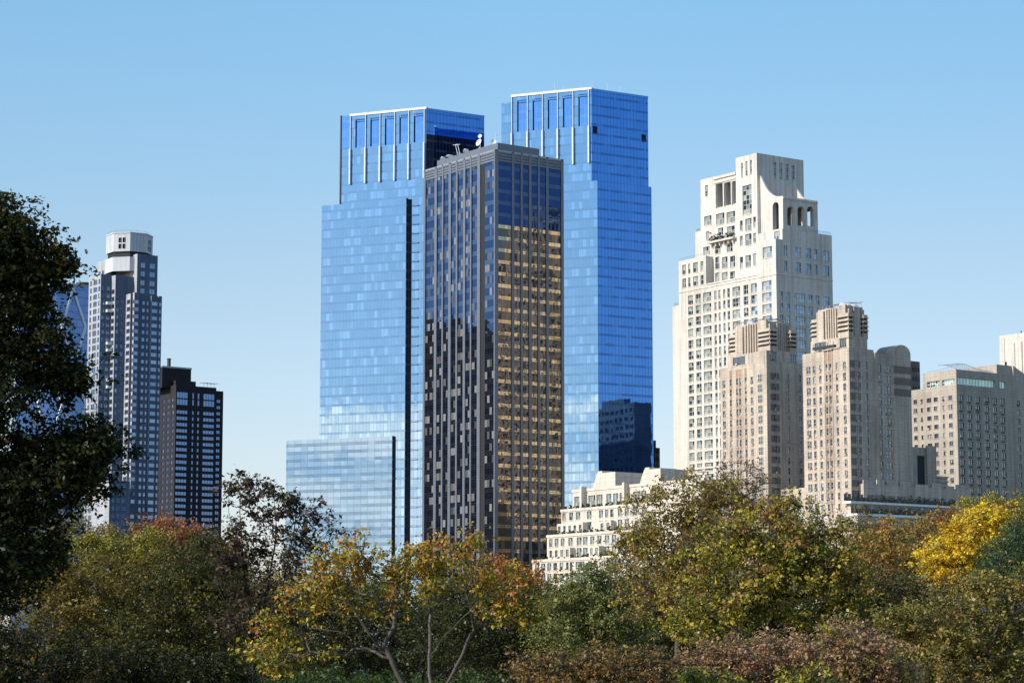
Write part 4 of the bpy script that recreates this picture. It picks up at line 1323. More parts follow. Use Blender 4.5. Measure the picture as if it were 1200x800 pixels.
# ------------------------------------------------------------------ the tan block on the right with a glazed top floor
def tan_block():
    B = Building('apartment_hotel', 'tan brick slab block with a glazed green penthouse floor and rows of small square windows', 'apartment block', 1121.3, 470, 760)
    T = B.root
    G = B.grid
    sp = 10.75 * 765 / F_PX
    a1 = B.A(1065, 470)[0]; ap = B.A(1081.5, 445)[0]
    zm = B.A(1066, 457.5)[1]; zt = B.A(1120.5, 432.5)[1]
    bR = B.B(1169, 440)[0]; bW = B.B(1187, 460)[0]; bX = B.B(1215, 480)[0]
    lc = B.lcols([(1070.9, 1075), (1079.4, 1081.6, 1), (1086.6, 1091.8), (1094.6, 1099.8), (1105, 1107.2, 1), (1112, 1116.4)], 490)
    z0 = B.zL(1092, 466)
    rc = B.rcols([(1124, 1129.6), (1133.6, 1139.4), (1143.6, 1149), (1154, 1159.6), (1164, 1169), (1172.6, 1178)], 490)
    zr = B.zR(1140, 464)
    zf = z0 + 3.2
    B.block(0, a1, 0, bW, 0, zm, G(lc, B.rows(z0, 20, sp, 1.45)), G(rc, B.rows(zr, 20, sp, 1.75)), depth=.3)
    glz_l = [(B.A(1118.8, 450)[0], B.A(1103.8, 450)[0]), (B.A(1101.2, 450)[0], B.A(1086.2, 450)[0])]
    zg1, zg0 = B.zL(1110, 444.5), B.zL(1110, 454.8)
    glz_r = [(B.B(1122.4, 450)[0], B.B(1166.4, 450)[0]), (B.B(1171.4, 450)[0], B.B(1178.6, 450)[0])]
    zh1, zh0 = B.zR(1145, 444.2), B.zR(1145, 457)
    top = MB()
    B.block(0, ap, 0, bW, zm, zt, [(*g, max(zm + .2, zg0), zg1, 5) for g in glz_l], [(glz_r[0][0], glz_r[0][1], max(zm + .2, zh0), zh1, 12), (*glz_r[1], max(zm + .2, zh0), zh1, 2)], depth=.5, mb=top, coping=1.0, sill=False, add=False)
    top.build('penthouse_wall', [M['hotel_brick'], M['roof']], T)
    gz = MB()
    for g in glz_l: window_into(gz, B.P(0, 0), B.L, B.nL, (*g, max(zm + .2, zg0), zg1), .5, 5, 2, sill=False)
    for g in glz_r: window_into(gz, B.P(0, 0), B.R, B.nR, (*g, max(zm + .2, zh0), zh1), .5, 12 if g is glz_r[0] else 2, 1, sill=False)
    gz.build('penthouse_glazing', [M['pane_green'], M['white_paint'], M['hotel_brick']], T)
    # taller end with a chamfered corner
    zc = B.B(1170, 431.5)[1]
    B.block(.3, 14, bR, bW - .01, zt + .003, zc + 1.3, (), ())
    rx = B.rcols([(1182.6, 1187.4), (1191, 1195)], 500)
    zx = B.B(1187, 446)[1]
    B.block(-.4, 16, bW + .003, bX, 0, zx, (), G(rx, B.rows(B.zR(1186, 469), 20, sp, 1.75)), depth=.3)
    P = [B.P(-.4, bW + .003), B.P(-.4, bX), B.P(16, bX), B.P(16, bW + .003)]
    z2 = zc + 1.3
    B.wall.quad((*P[0], zx), (*P[1], zx), (*P[0], z2), (*P[0], z2), 0)
    B.wall.quad((*P[0], z2), (*P[1], zx), (*P[2], zx), (*P[3], z2), 1)
    B.wall.quad((*P[0], zx), (*P[3], zx), (*P[3], z2), (*P[0], z2), 0)
    # air conditioner sleeves below the windows
    ac = MB()
    for (b0, b1) in [(c[0], c[1]) for c in rc]:
        for k in range(18):
            zz = zr - k * sp - 1.75
            ac.mark(); bar(ac, B.P(0, 0), B.R, B.nR, b0 + .25, b0 + (b1 - b0) * .8, zz - .75, zz - .3, .004, .06, 0)
    ac.build_each('vent_sleeve', M['dark_metal'], T)
    # roof trellis
    tr = MB()
    for i in range(18):
        p = B.P(1.2, 1 + (bR - 2) * i / 17); q = B.P(9, 1 + (bR - 2) * i / 17)
        h = zt + .6 + 1.6 * math.exp(-((i - 3) / 6.0) ** 2)
        tr.tube((*p, zt - .9), (*p, h), .05, k=4); tr.tube((*p, h), (*q, h + .3), .05, k=4)
        if i: tr.tube(pp, (*p, h), .05, k=4); tr.tube(qq, (*q, h + .3), .05, k=4)
        pp, qq = (*p, h), (*q, h + .3)
    for i in range(12):
        p = B.P(1 + (ap - 2) * i / 11, 1.2); h = zt + .55 + .9 * math.exp(-(i / 5.0) ** 2)
        tr.tube((*p, zt - .9), (*p, h), .05, k=4)
        if i: tr.tube(pp, (*p, h), .05, k=4)
        pp = (*p, h)
    tr.build('roof_trellis', M['steel'], T)
    B.finish('brick_wall', [M['hotel_brick'], M['roof']], [M['pane_old'], M['sash_dark'], M['hotel_brick']], ac=.15)
    return B


def far_stone_tower():
    B = Building('stone_tower', 'pale stone tower with slim pilasters and a small dark pyramid roof at the right edge', 'tower', 1240, 430, 905)
    T = B.root
    a1 = B.A(1171.6, 420)[0]
    zt = B.A(1172, 393.5)[1]
    hs = [rect_b(B, 1175.6, 1180, 424, 430.5, 0), rect_b(B, 1193.2, 1197.6, 429, 434.5, 0), rect_b(B, 1176, 1180, 445, 451, 0), rect_b(B, 1193.2, 1197.6, 448, 454, 0), rect_b(B, 1207, 1212, 428, 434, 0)]
    B.block(0, a1, 0, 28, 0, zt, hs, (), depth=.4, nz=2, coping=1.0)
    ps = MB()
    zb = B.zL(1185, 428)
    for px in (1171.8, 1183.5, 1192.2, 1200.5, 1214):
        x = B.A(px, 410)[0]
        ps.mark(); bar(ps, B.P(0, 0), B.L, B.nL, x - 2.6, x - .05, zb - 22, zt - 3.4 if px > 1172 else zt - 1, .004, .4, 0)
    ps.build_each('pilaster', M['limestone'], T)
    x0, x1 = B.A(1198, 394, 6)[0], B.A(1183.5, 394, 6)[0]
    c = [B.P(x0, 6), B.P(x0, 12), B.P(x1, 12), B.P(x1, 6)]
    m = MB(); ap = (*((c[0] + c[2]) / 2), zt + 1.9)
    for i in range(4): m.tri((*c[i], zt - .2), (*c[(i + 1) % 4], zt - .2), ap)
    m.tube(ap, (ap[0], ap[1], ap[2] + .5), .25)
    m.build('pyramid_roof', M['dark_metal'], T)
    B.finish('stone_wall', [M['limestone'], M['roof']], [M['pane_old'], M['sash_dark'], M['limestone']])


# ------------------------------------------------------------------ left cluster
def split_flanks(B, mb, idx):  # right-facing walls get the darker copy that paints in their shade
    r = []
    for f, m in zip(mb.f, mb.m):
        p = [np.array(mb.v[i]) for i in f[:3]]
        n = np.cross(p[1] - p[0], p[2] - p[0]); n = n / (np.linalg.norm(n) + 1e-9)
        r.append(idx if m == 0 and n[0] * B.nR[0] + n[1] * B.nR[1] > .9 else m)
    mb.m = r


def stepped_grey_tower():
    B = Building('grey_stepped_tower', 'slim grey tower with zigzag bays and a pale octagonal drum on top', 'apartment tower', 152, 400, 1080)
    T = B.root
    sp = 8.75 * 1080 / F_PX
    G = B.grid
    # staircase plan: each lit flank faces left, each shaded flank faces right
    # vertices by px along the front: lit 102-115, shade 115-128, lit 128-132, shade 132-145, lit 145-152(152 = near corner), shade 152-188
    def A_b(px, b): return B.A(px, 450, b)[0]
    b0 = 0.0
    aE = A_b(145, 0)
    bE = B.B(187.5, 450, 0)[0]
    zt = B.zR(187, 347)
    zt1 = B.A(146, 344)[1]
    # near block with the bay column
    cr = B.rcols([(155.5, 158.8, 1), (165, 168.2, 1), (170.3, 172.6, 1)], 450)
    zq = B.zR(160, 352)
    rows = B.rows(zq, 34, sp, 1.7)
    cl = B.lcols([(146.6, 150.6, 1)], 450)
    B.block(0, aE, 0, bE, 0, zt, G(cl, B.rows(B.zL(148, 352), 34, sp, 1.7)), G(cr, rows), depth=.25)
    # projecting glazed bay and corner glazing
    def bay(p0, p1, out, z_top, lab):
        x0, x1 = B.B(p0, 450)[0], B.B(p1, 450)[0]
        m = MB(); O = B.P(0, 0)
        hs = [(x0 + .3, x1 - .3, r[0], r[1]) for r in rows if r[1] < z_top]
        wall_cells(m, O + B.nR * out, B.R, B.nR, x0, x1, 0, z_top, hs, .25, 0)
        f = O + B.nR * out
        p, q = B.P(0, x0), B.P(0, x0) + B.nR * out
        d = (q - p) / out
        wall_cells(m, p, d, B.nL, 0.0, out, 0, z_top, [(.3, out - .2, r[0], r[1]) for r in rows if r[1] < z_top], .2, 0)
        for r in rows:
            if r[1] < z_top:
                m.face(p - B.nL * .17, d, .3, out - .2, r[0], r[1], 1, B.nL)
        p2 = B.P(0, x1)
        m.face(p2, d, 0, out, 0, z_top, 0, -B.nL)
        m.quad(*[(*t, z_top) for t in (p, q, p2 + B.nR * out, p2)], 0)
        for h in hs: m.face(f - B.nR * .22, B.R, h[0], h[1], h[2], h[3], 1, B.nR)
        split_flanks(B, m, 2); m.build('glazed_bay', [M['grey_brick_lit'], M['pane_grey'], M['grey_brick_shade']], T)
    bay(152.6, 158.6, 1.9, B.zR(153, 343), 1) if False else None
    bay(146.0 + 7.5, 159.5, 1.6, B.zR(156, 343), 1)
    bay(174.5, 182.6, .8, B.zR(178, 347), 2)
    bay(183.6, 187.3, .5, B.zR(186, 347), 3)
    # middle step: shade 132.5..145, lit 128..132.5
    bM = -0.0
    # second step stands farther left, its right flank along R from a = aE
    a2 = aE
    b2 = B.B(132.8, 450, a2)[0]                # start of that flank (negative b: nearer)
    zt2 = B.A(130, 325, b2)[1]
    a3 = B.A(128, 450, b2)[0]
    r2 = B.rcols([(134.5, 137, 1), (139.6, 142.6, 1)], 450, a2)
    zz2 = B.B(138, 352, a2)[1]
    B.block(a2, a3, b2, bE - 1.5, 0, zt1 + 8, [(x0, x1, r[0], r[1], 1) for r in B.rows(B.A(130, 340, b2)[1], 34, sp, 1.9) for x0, x1 in [(a2 + .8, a3 - .5)]],
            G(r2, B.rows(zz2, 34, sp, 1.8)), depth=.25)
    b3_ = B.B(115.5, 450, a3)[0]
    zt3 = B.A(113, 322.5, b3_)[1]
    a4 = B.A(101.5, 450, b3_)[0]
    l3 = B.lcols([(103, 105), (107, 111.3, 2), (112.8, 114.8, 1)], 450, b3_)
    r3 = B.rcols([(117, 120.4), (122.8, 126.4)], 450, a3)
    B.block(a3, a4, b3_, bE - 3, 0, zt3, G(l3, B.rows(B.A(109, 329, b3_)[1], 36, sp, 2.0)), G(r3, B.rows(B.B(120, 335, a3)[1], 36, sp, 1.9)), depth=.25)
    # balconies on the middle step
    bl = MB()
    for y in (354, 363, 401, 409, 444, 452, 500, 508):
        bq, zb = B.B(126, y, a3)
        bl.mark(); bar(bl, B.P(a3, 0), B.R, B.nR, bq - 1.0, bq + 4.4, zb - 1.2, zb, .004, 1.9, 0)
    bl.build_each('balcony', M['white_paint'], T)
    # upper stage and drum
    bq = 4.0
    u0, u1 = 2.0, B.A(113.5, 320, bq)[0]
    zu = B.A(140, 303.5, bq)[1]
    vE = B.B(184.6, 320, 2.0)[0]
    um = B.A(145, 320, bq)[0]
    ru = B.rcols([(146.5, 152.5), (157, 162), (165, 170), (175.6, 181.6)], 320, u0)
    rws = [(B.zR(160, y, u0) if False else B.B(160, y, u0)[1]) for y in (307, 317, 327.5, 337)]
    B.block(u0, um, bq, vE, zt - 1, zu, (), G(ru, [(q - 2.4, q) for q in rws]), depth=.25, coping=.6)
    lu = B.lcols([(115.5, 118, 1), (119.6, 122, 1), (123.6, 125.6, 1)], 320, bq)
    B.block(um, u1, bq, vE - 6, min(zt1, zt3) - 6, zu + 1.5, G(lu, [(B.A(120, 318, bq)[1] - 2.8, B.A(120, 318, bq)[1] + .2)]), (), depth=.25, coping=.6)
    lower = MB()
    x0 = B.A(118, 560, b2 - 6)[0]
    lower = None
    dr = MB()
    cpx = 151.8
    z1 = at(150, 275, 1090)[2]; z0 = at(150, 304, 1090)[2]
    c = at(cpx, 290, 1080 + 16)[:2]
    R_ = 26.6 / F_PX * 1100 * 1.02
    pts = [c + R_ * np.array([cos(rad(22.5 + 45 * k - 12)), sin(rad(22.5 + 45 * k - 12))]) for k in range(8)]
    ins = [c + (R_ - .8) * np.array([cos(rad(22.5 + 45 * k - 12)), sin(rad(22.5 + 45 * k - 12))]) for k in range(8)]
    dr.prism(ins, z0 - 5, z0 + 3.2, 1)
    dr.prism([c + (R_ + .2) * np.array([cos(rad(22.5 + 45 * k - 12)), sin(rad(22.5 + 45 * k - 12))]) for k in range(8)], z0 - 6, z0 + .6, 0)
    for k in range(8):
        p, q = pts[k], pts[(k + 1) % 8]
        d = q - p; Lx = np.linalg.norm(d); d /= Lx
        n = np.array([d[1], -d[0]])
        hs = []
        if k % 2 == 1:
            for i in range(2):
                for j in range(2):
                    hs.append((Lx * (.3 + .24 * i), Lx * (.3 + .24 * i) + Lx * .19, z1 - 7.2 + 2.9 * j, z1 - 4.9 + 2.9 * j))
        wall_cells(dr, p, d, n, 0.0, Lx, z0 + 3.2, z1, hs, .5, 0)
        for h in hs: dr.face(p - n * .45, d, h[0], h[1], h[2], h[3], 1, n)
        bar(dr, p, d, n, 0, Lx, z1 - .02, z1 + .5, -.6, .25, 0)
        if k % 2 == 0:
            for i in range(1, 5): bar(dr, p, d, n, Lx * i / 5 - .06, Lx * i / 5 + .06, z0 + 3.3, z1 - .3, .004, .08, 2)
    dr.f.append(tuple(range(len(dr.v), len(dr.v) + 8))); dr.m.append(0); dr.uv += [(0, 0)] * 8
    dr.v += [(*p, z1 - .05) for p in pts]
    dr.build('octagonal_drum', [M['drum'], M['louvre'], M['steel']], T)
    rl = MB()
    for k in range(8):
        p, q = ins[k], ins[(k + 1) % 8]
        rl.tube((*p, z1 + 1.5), (*q, z1 + 1.5), .06, k=4); rl.tube((*p, z1 + .5), (*p, z1 + 1.5), .06, k=4)
    rl.build('roof_railing', M['steel'], T)
    # low front part of the tower at its foot
    lf = MB()
    zlow = B.A(125, 563, b3_ - 3)[1]
    x0, x1 = B.A(128, 590, b3_ - 3)[0], B.A(107, 590, b3_ - 3)[0]
    y1 = B.B(152, 590, x0)[0]
    B.block(x0, x1, b3_ - 3, y1, 0, zlow, (), G(B.rcols([(131, 133.5), (136, 140), (143, 147)], 590, x0), B.rows(zlow - 1.2, 8, sp, 1.9)), depth=.25)
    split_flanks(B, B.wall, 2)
    B.finish('brick_wall', [M['grey_brick_lit'], M['roof'], M['grey_brick_shade']], [M['pane_grey'], M['sash_grey'], M['grey_brick_shade']])


def dark_brick_tower():
    B = Building('brown_brick_tower', 'very dark brown brick tower with wide banded windows beside the grey zigzag tower', 'apartment tower', 205.5, 500, 1150)
    T = B.root
    G = B.grid
    sp = 7.38 * 1150 / F_PX
    zt = B.zR(230, 452.5)
    bm = B.B(253.2, 480)[0]; bE = B.B(262, 480)[0]
    a1 = B.A(180, 480)[0]
    rc = B.rcols([(206.8, 219.6, 4), (225, 227, 1), (231.2, 233.4, 1), (238, 250.8, 4)], 500)
    zq = B.zR(213, 465.5)
    lc = B.lcols([(190, 192.5), (195, 198), (200.5, 203)], 500)
    B.block(0, a1, 0, bm, 0, zt, G(lc, B.rows(B.zL(200, 467), 34, sp, 1.5)), G(rc, [(zq - .3, zq + 2.6), (zq - 3.6, zq - .8)] + [(q0 - 3.2, q1 - 3.2) for q0, q1 in B.rows(zq, 34, sp, 1.7)[1:]]), depth=.25, coping=1.0, sill=False)
    rc2 = B.rcols([(254.2, 258.4, 2)], 500, .0)
    z2 = B.zR(258, 458)
    B.block(.5, a1, bm + .003, bE, 0, z2, (), G(rc2, B.rows(B.zR(256, 468), 34, sp, 1.6)), depth=.25, coping=.8, sill=False)
    ph = MB()
    p0, p1 = B.B(190, 437, 6)[0], B.B(224, 437, 6)[0]
    zp = B.B(205, 430.3, 6)[1]
    B.block(6, a1 - 3, p0, p1, zt - 1, zp, (), (), mb=ph)
    for i in range(13):
        u = p0 + (p1 - p0) * (.28 + .05 * i)
        bar(ph, B.P(6, 0), B.R, B.nR, u, u + .35, zp - 4.6, zp - 1.6, .004, .06, 2)
    bar(ph, B.P(6, 0), B.R, B.nR, p0 - .2, p1 + .2, zp - .5, zp + .3, -.5, .3, 3)
    r0, r1 = B.B(206, 447, 3)[0], B.B(229.6, 447, 3)[0]
    B.block(3, 12, r0, r1, zt - 1, B.B(215, 446, 3)[1], (), (), mb=ph)
    ph.build('plant_room', [M['dark_brick'], M['roof'], M['louvre'], M['steel']], T)
    ch = MB(); p = B.P(7.5, B.B(198, 425, 7.5)[0])
    ch.tube((*p, zp), (*p, zp + 4.0), .9, .9, 0, 10); ch.tube((*p, zp + 4.0), (*p, zp + 4.3), 1.1, 1.1, 0, 10)
    ch.build('chimney', M['dark_metal'], T)
    rt = MB()
    for px in (239, 243, 247, 251):
        q = B.P(3, B.B(px, 450, 3)[0]); rt.tube((*q, zt - 1), (*q, zt + 2.2), .08, k=4); rt.tube((q[0] - 2, q[1], zt + 2.2), (q[0] + 2, q[1], zt + 2.3), .12, k=4)
    rt.build('roof_frame', M['steel'], T)
    B.finish('brick_wall', [M['dark_brick'], M['roof']], [M['pane_navy'], M['sash_dark'], M['dark_brick']])


def braced_glass_tower():
    B = Building('braced_glass_tower', 'blue glass tower with pale diagonal bracing half hidden behind the dark tree', 'skyscraper', 66, 400, 1255)
    T = B.root
    zt = B.zR(85, 333.5)
    bE = B.B(106, 400)[0]; a1 = B.A(20, 400)[0]
    m = MB()
    B.block(0, a1, 0, bE, 0, zt, (), (), mb=m, add=False)
    m.build('curtain_wall', [M['hex_glass'], M['roof']], T)
    g = MB()
    def P(px, py):
        b, z = B.B(px, py); p = B.P(0, b) + B.nR * .35; return np.array((*p, z))
    def seg(a, b, c, d):
        p, q = P(a, b), P(c, d); g.tube(p, q, .75, k=4)
    H = 45.0
    for k in range(5):
        y0 = 338 + 2 * H * k
        for (x0, ya, x1, yb) in ((57, y0, 44, y0 + H), (57, y0, 72.5, y0 + H), (44, y0 + H, 58, y0 + 2 * H), (72.5, y0 + H, 58, y0 + 2 * H), (85, y0, 72.5, y0 + H), (85, y0, 100, y0 + H), (100, y0 + H, 86, y0 + 2 * H), (72.5, y0 + H, 86, y0 + 2 * H)):
            if yb < 640: seg(x0, ya, x1, yb)
    g.build('diagonal_bracing', M['white_paint'], T)
    tk = MB(); q = B.P(6, B.B(98, 335, 6)[0]); tk.tube((*q, zt), (*q, zt + 2.4), 4.2, 4.2, 0, 16); tk.build('roof_tank', M['dark_metal'], T)
    cp = MB(); bar(cp, B.P(0, 0), B.R, B.nR, 0, bE, zt - .3, zt + .5, -.5, .3); cp.build('roof_edge', M['steel'], T)


def simple_block(name, label, cat, px0, px1, ytop, depth, wall, pane, rows_n, cols_n, left_px=None, al=35.6, ar=54.4, wh=1.8, sp=3.6, hmax=None, sash=None, group=None):
    """a plain block with a window grid on both visible flanks and a plant room"""
    B = Building(name, label, cat, px0, 500, depth, al, ar, group)
    zt = hmax if hmax else B.zR(px0, ytop)
    bE = B.B(px1, 500)[0]
    aE = B.A(left_px, 500)[0] if left_px is not None else 18.0
    def cols(w, n):
        k = w / n
        return [(k * i + k * .2, k * i + k * .8) for i in range(n)]
    rw = [r for r in B.rows(zt - 2.2, rows_n, sp, wh) if r[0] > 1]
    B.block(0, aE, 0, bE, 0, zt, B.grid(cols(aE, max(2, int(aE / 4))), rw), B.grid(cols(bE, cols_n), rw), depth=.25, coping=.8, sill=False)
    ph = MB(); B.block(aE * .25, aE * .7, bE * .25, bE * .7, zt - .8, zt + 3.2, (), (), mb=ph); ph.build('plant_room', [wall, M['roof']], B.root)
    B.finish('outer_wall', [wall, M['roof']], [pane, sash or M['sash_dark'], wall], cap=60)
    return B


M['pane_green'] = pane_glass('pane_green', (.75, .95, .85), .4, (.03, .05, .045), (.5, .58, .42), .45)
M['pane_grey'] = pane_glass('pane_grey', (.36, .52, .8), .45, (.02, .025, .035), (.4, .42, .45), .3)
M['drum'] = masonry('drum_panel', (.62, .63, .66), .05, .12)
# ------------------------------------------------------------------ trees
def leaf_material():
    m, t = new_mat('leaf')
    at_ = t.n('ShaderNodeAttribute'); at_.attribute_name = 'Col'
    df = t.n('ShaderNodeBsdfDiffuse'); t.lk(at_.outputs['Color'], df.inputs[0])
    tr = t.n('ShaderNodeBsdfTranslucent'); t.lk(t.mix(1.0, at_.outputs['Color'], (1.0, .95, .6), 'MULTIPLY'), tr.inputs[0])
    gl = t.n('ShaderNodeBsdfGlossy'); gl.inputs['Roughness'].default_value = .45; gl.inputs[0].default_value = (.8, .85, .9, 1)
    m1 = t.n('ShaderNodeMixShader'); m1.inputs[0].default_value = .38
    t.lk(df.outputs[0], m1.inputs[1]); t.lk(tr.outputs[0], m1.inputs[2])
    m2 = t.n('ShaderNodeMixShader'); m2.inputs[0].default_value = .02
    t.lk(m1.outputs[0], m2.inputs[1]); t.lk(gl.outputs[0], m2.inputs[2])
    o = t.n('ShaderNodeOutputMaterial'); t.lk(m2.outputs[0], o.inputs[0])
    return m


M['leaf'] = leaf_material()
M['bark_grey'] = masonry('bark_grey', (.17, .14, .115), .25, .35)
M['bark_dark'] = masonry('bark_dark', (.045, .036, .03), .25, .35)


def mesh_np(name, V, Fq, mat, parent, col=None):
    me = bpy.data.meshes.new(name)
    n, k = Fq.shape
    me.vertices.add(len(V)); me.vertices.foreach_set('co', np.ascontiguousarray(V, np.float32).ravel())
    me.loops.add(n * k); me.loops.foreach_set('vertex_index', np.ascontiguousarray(Fq, np.int32).ravel())
    me.polygons.add(n); me.polygons.foreach_set('loop_start', np.arange(0, n * k, k, dtype=np.int32))
    if col is not None:
        a = me.attributes.new('Col', 'FLOAT_COLOR', 'POINT')
        a.data.foreach_set('color', np.ascontiguousarray(col, np.float32).ravel())
    me.materials.append(mat)
    me.update(calc_edges=True)
    me.validate()
    o = bpy.data.objects.new(name, me)
    COL.objects.link(o)
    o.parent = parent
    return o


class Skeleton:
    def __init__(s, base):
        s.p = [np.array(base, float)]; s.par = [-1]

    def add(s, p, par):
        s.p.append(np.array(p, float)); s.par.append(par); return len(s.p) - 1

    def path(s, i, q, rng, n=4, jit=.08, lift=.12):
        a = s.p[i].copy(); q = np.array(q, float); d = np.linalg.norm(q - a)
        for k in range(1, n + 1):
            t = k / n
            x = a + (q - a) * t
            if k < n: x = x + rng.normal(0, jit * d * .5, 3) + np.array([0, 0, -lift * d * math.sin(pi * t) * .6])
            i = s.add(x, i)
        return i

    def nearest(s, q, origin, low=0.0):
        P = np.array(s.p)
        d = np.linalg.norm(P - q, axis=1)
        # branches run outward and upward: discourage parents above or farther out than the tip
        up = np.maximum(0, P[:, 2] - q[2] + .1 * d) * 1.2
        far = np.maximum(0, np.linalg.norm(P - origin, axis=1) - np.linalg.norm(q - origin)) * 1.5
        pen = np.where(P[:, 2] < low, 1.5 * (low - P[:, 2]), 0)
        return int(np.argmin(d + up + far + pen))

    def radii(s, tip, expo=2.4, rmax=None):
        n = len(s.p); acc = np.zeros(n)
        ch = np.zeros(n, bool)
        for i in range(n):
            if s.par[i] >= 0: ch[s.par[i]] = True
        acc[~ch] = tip ** expo
        for i in range(n - 1, 0, -1):
            acc[s.par[i]] += acc[i]
        r = acc ** (1 / expo)
        if rmax: r = np.minimum(r, rmax)
        return r

    def mesh(s, tip, k=5, rmax=None, min_r=0.0):
        P = np.array(s.p); par = np.array(s.par); r = s.radii(tip, rmax=rmax)
        idx = np.nonzero(par >= 0)[0]
        idx = idx[r[idx] >= min_r]
        A, Bp = P[par[idx]], P[idx]
        ra, rb = np.minimum(r[par[idx]], r[idx] * 1.35), r[idx]
        d = Bp - A; L = np.linalg.norm(d, axis=1, keepdims=True); d = d / np.maximum(L, 1e-6)
        ref = np.where(np.abs(d[:, 2:3]) < .9, np.array([[0, 0, 1.]]), np.array([[1., 0, 0]]))
        x = np.cross(d, ref); x /= np.maximum(np.linalg.norm(x, axis=1, keepdims=True), 1e-6)
        y = np.cross(d, x)
        th = 2 * pi * np.arange(k) / k
        ring = np.cos(th)[None, :, None] * x[:, None, :] + np.sin(th)[None, :, None] * y[:, None, :]
        Va = A[:, None, :] + ring * ra[:, None, None]
        Vb = (Bp + d * 0.02)[:, None, :] + ring * rb[:, None, None]
        V = np.concatenate([Va, Vb], axis=1).reshape(-1, 3)
        m = len(idx)
        base = (np.arange(m) * 2 * k)[:, None]
        j = np.arange(k)[None, :]; j2 = (np.arange(k) + 1) % k
        Fq = np.stack([base + j, base + j2[None, :], base + k + j2[None, :], base + k + j], axis=2).reshape(-1, 4)
        return V, Fq


def twigs(centers, reach, n, r, rng, up=.5, k=3):
    """thin bare twigs spraying out of each clump"""
    m = len(centers) * n
    c = np.repeat(centers, n, axis=0)
    d = rng.normal(0, 1, (m, 3)); d[:, 2] = np.abs(d[:, 2]) * up + d[:, 2] * (1 - up)
    d /= np.linalg.norm(d, axis=1, keepdims=True)
    L = reach * rng.uniform(.5, 1.3, (m, 1))
    A, Bp = c - d * L * .15, c + d * L
    x = np.cross(d, [0.2, 0.1, .97]); x /= np.linalg.norm(x, axis=1, keepdims=True); y = np.cross(d, x)
    th = 2 * pi * np.arange(k) / k
    ring = np.cos(th)[None, :, None] * x[:, None, :] + np.sin(th)[None, :, None] * y[:, None, :]
    V = np.concatenate([A[:, None] + ring * r, Bp[:, None] + ring * r * .4], axis=1).reshape(-1, 3)
    base = (np.arange(m) * 2 * k)[:, None]; j = np.arange(k)[None, :]; j2 = ((np.arange(k) + 1) % k)[None, :]
    return V, np.stack([base + j, base + j2, base + k + j2, base + k + j], axis=2).reshape(-1, 4)


def leaves(centers, per, spread, size, pal, rng, droop=.3, flat=.7, clump_pal=None, aspect=.55, top_pal=None, zr=None):
    """leaf quads (a bent rhombus each) scattered round clump centres"""
    cnt = np.maximum(1, (per * rng.gamma(1.6, .625, len(centers))).astype(int))
    ci = np.repeat(np.arange(len(centers)), cnt)
    n = len(ci)
    # elongated little sprays inside each clump
    sub = rng.normal(0, 1, (len(centers), 7, 3)) * spread * np.array([1, 1, flat])
    pick = rng.integers(0, 7, n)
    c = centers[ci] + sub[ci, pick] + rng.normal(0, spread * .36, (n, 3)) * np.array([1, 1, flat])
    t = rng.normal(0, 1, (n, 3)); t[:, 2] = t[:, 2] * .6 - droop
    t /= np.linalg.norm(t, axis=1, keepdims=True)
    up = rng.normal(0, .75, (n, 3)) + np.array([0, 0, 1.0])
    s = np.cross(t, up); s /= np.maximum(np.linalg.norm(s, axis=1, keepdims=True), 1e-6)
    nn = np.cross(s, t)
    L = size * rng.uniform(.55, 1.35, (n, 1)) * rng.uniform(.75, 1.3, (len(centers), 1))[ci]; W = L * aspect * rng.uniform(.75, 1.2, (n, 1))
    p0 = c; p1 = c + t * L * .5 + s * W * .6 + nn * L * .08; p2 = c + t * L - nn * L * .1; p3 = c + t * L * .45 - s * W * .6 + nn * L * .08
    V = np.stack([p0, p1, p2, p3], axis=1).reshape(-1, 3)
    Fq = np.arange(4 * n).reshape(-1, 4)
    pal = np.array(pal, float) * LEAF_GAIN
    k = len(pal)
    base = rng.integers(0, k, len(centers))
    if clump_pal is not None: base = clump_pal
    leaf_pick = np.where(rng.random(n) < .62, base[ci], rng.integers(0, k, n))
    col = pal[leaf_pick] * rng.uniform(.65, 1.3, (n, 1)) * rng.uniform(.8, 1.2, (len(centers), 1))[ci]
    col = np.clip(np.concatenate([col, np.ones((n, 1))], axis=1), 0, 1)
    return V, Fq, np.repeat(col, 4, axis=0)


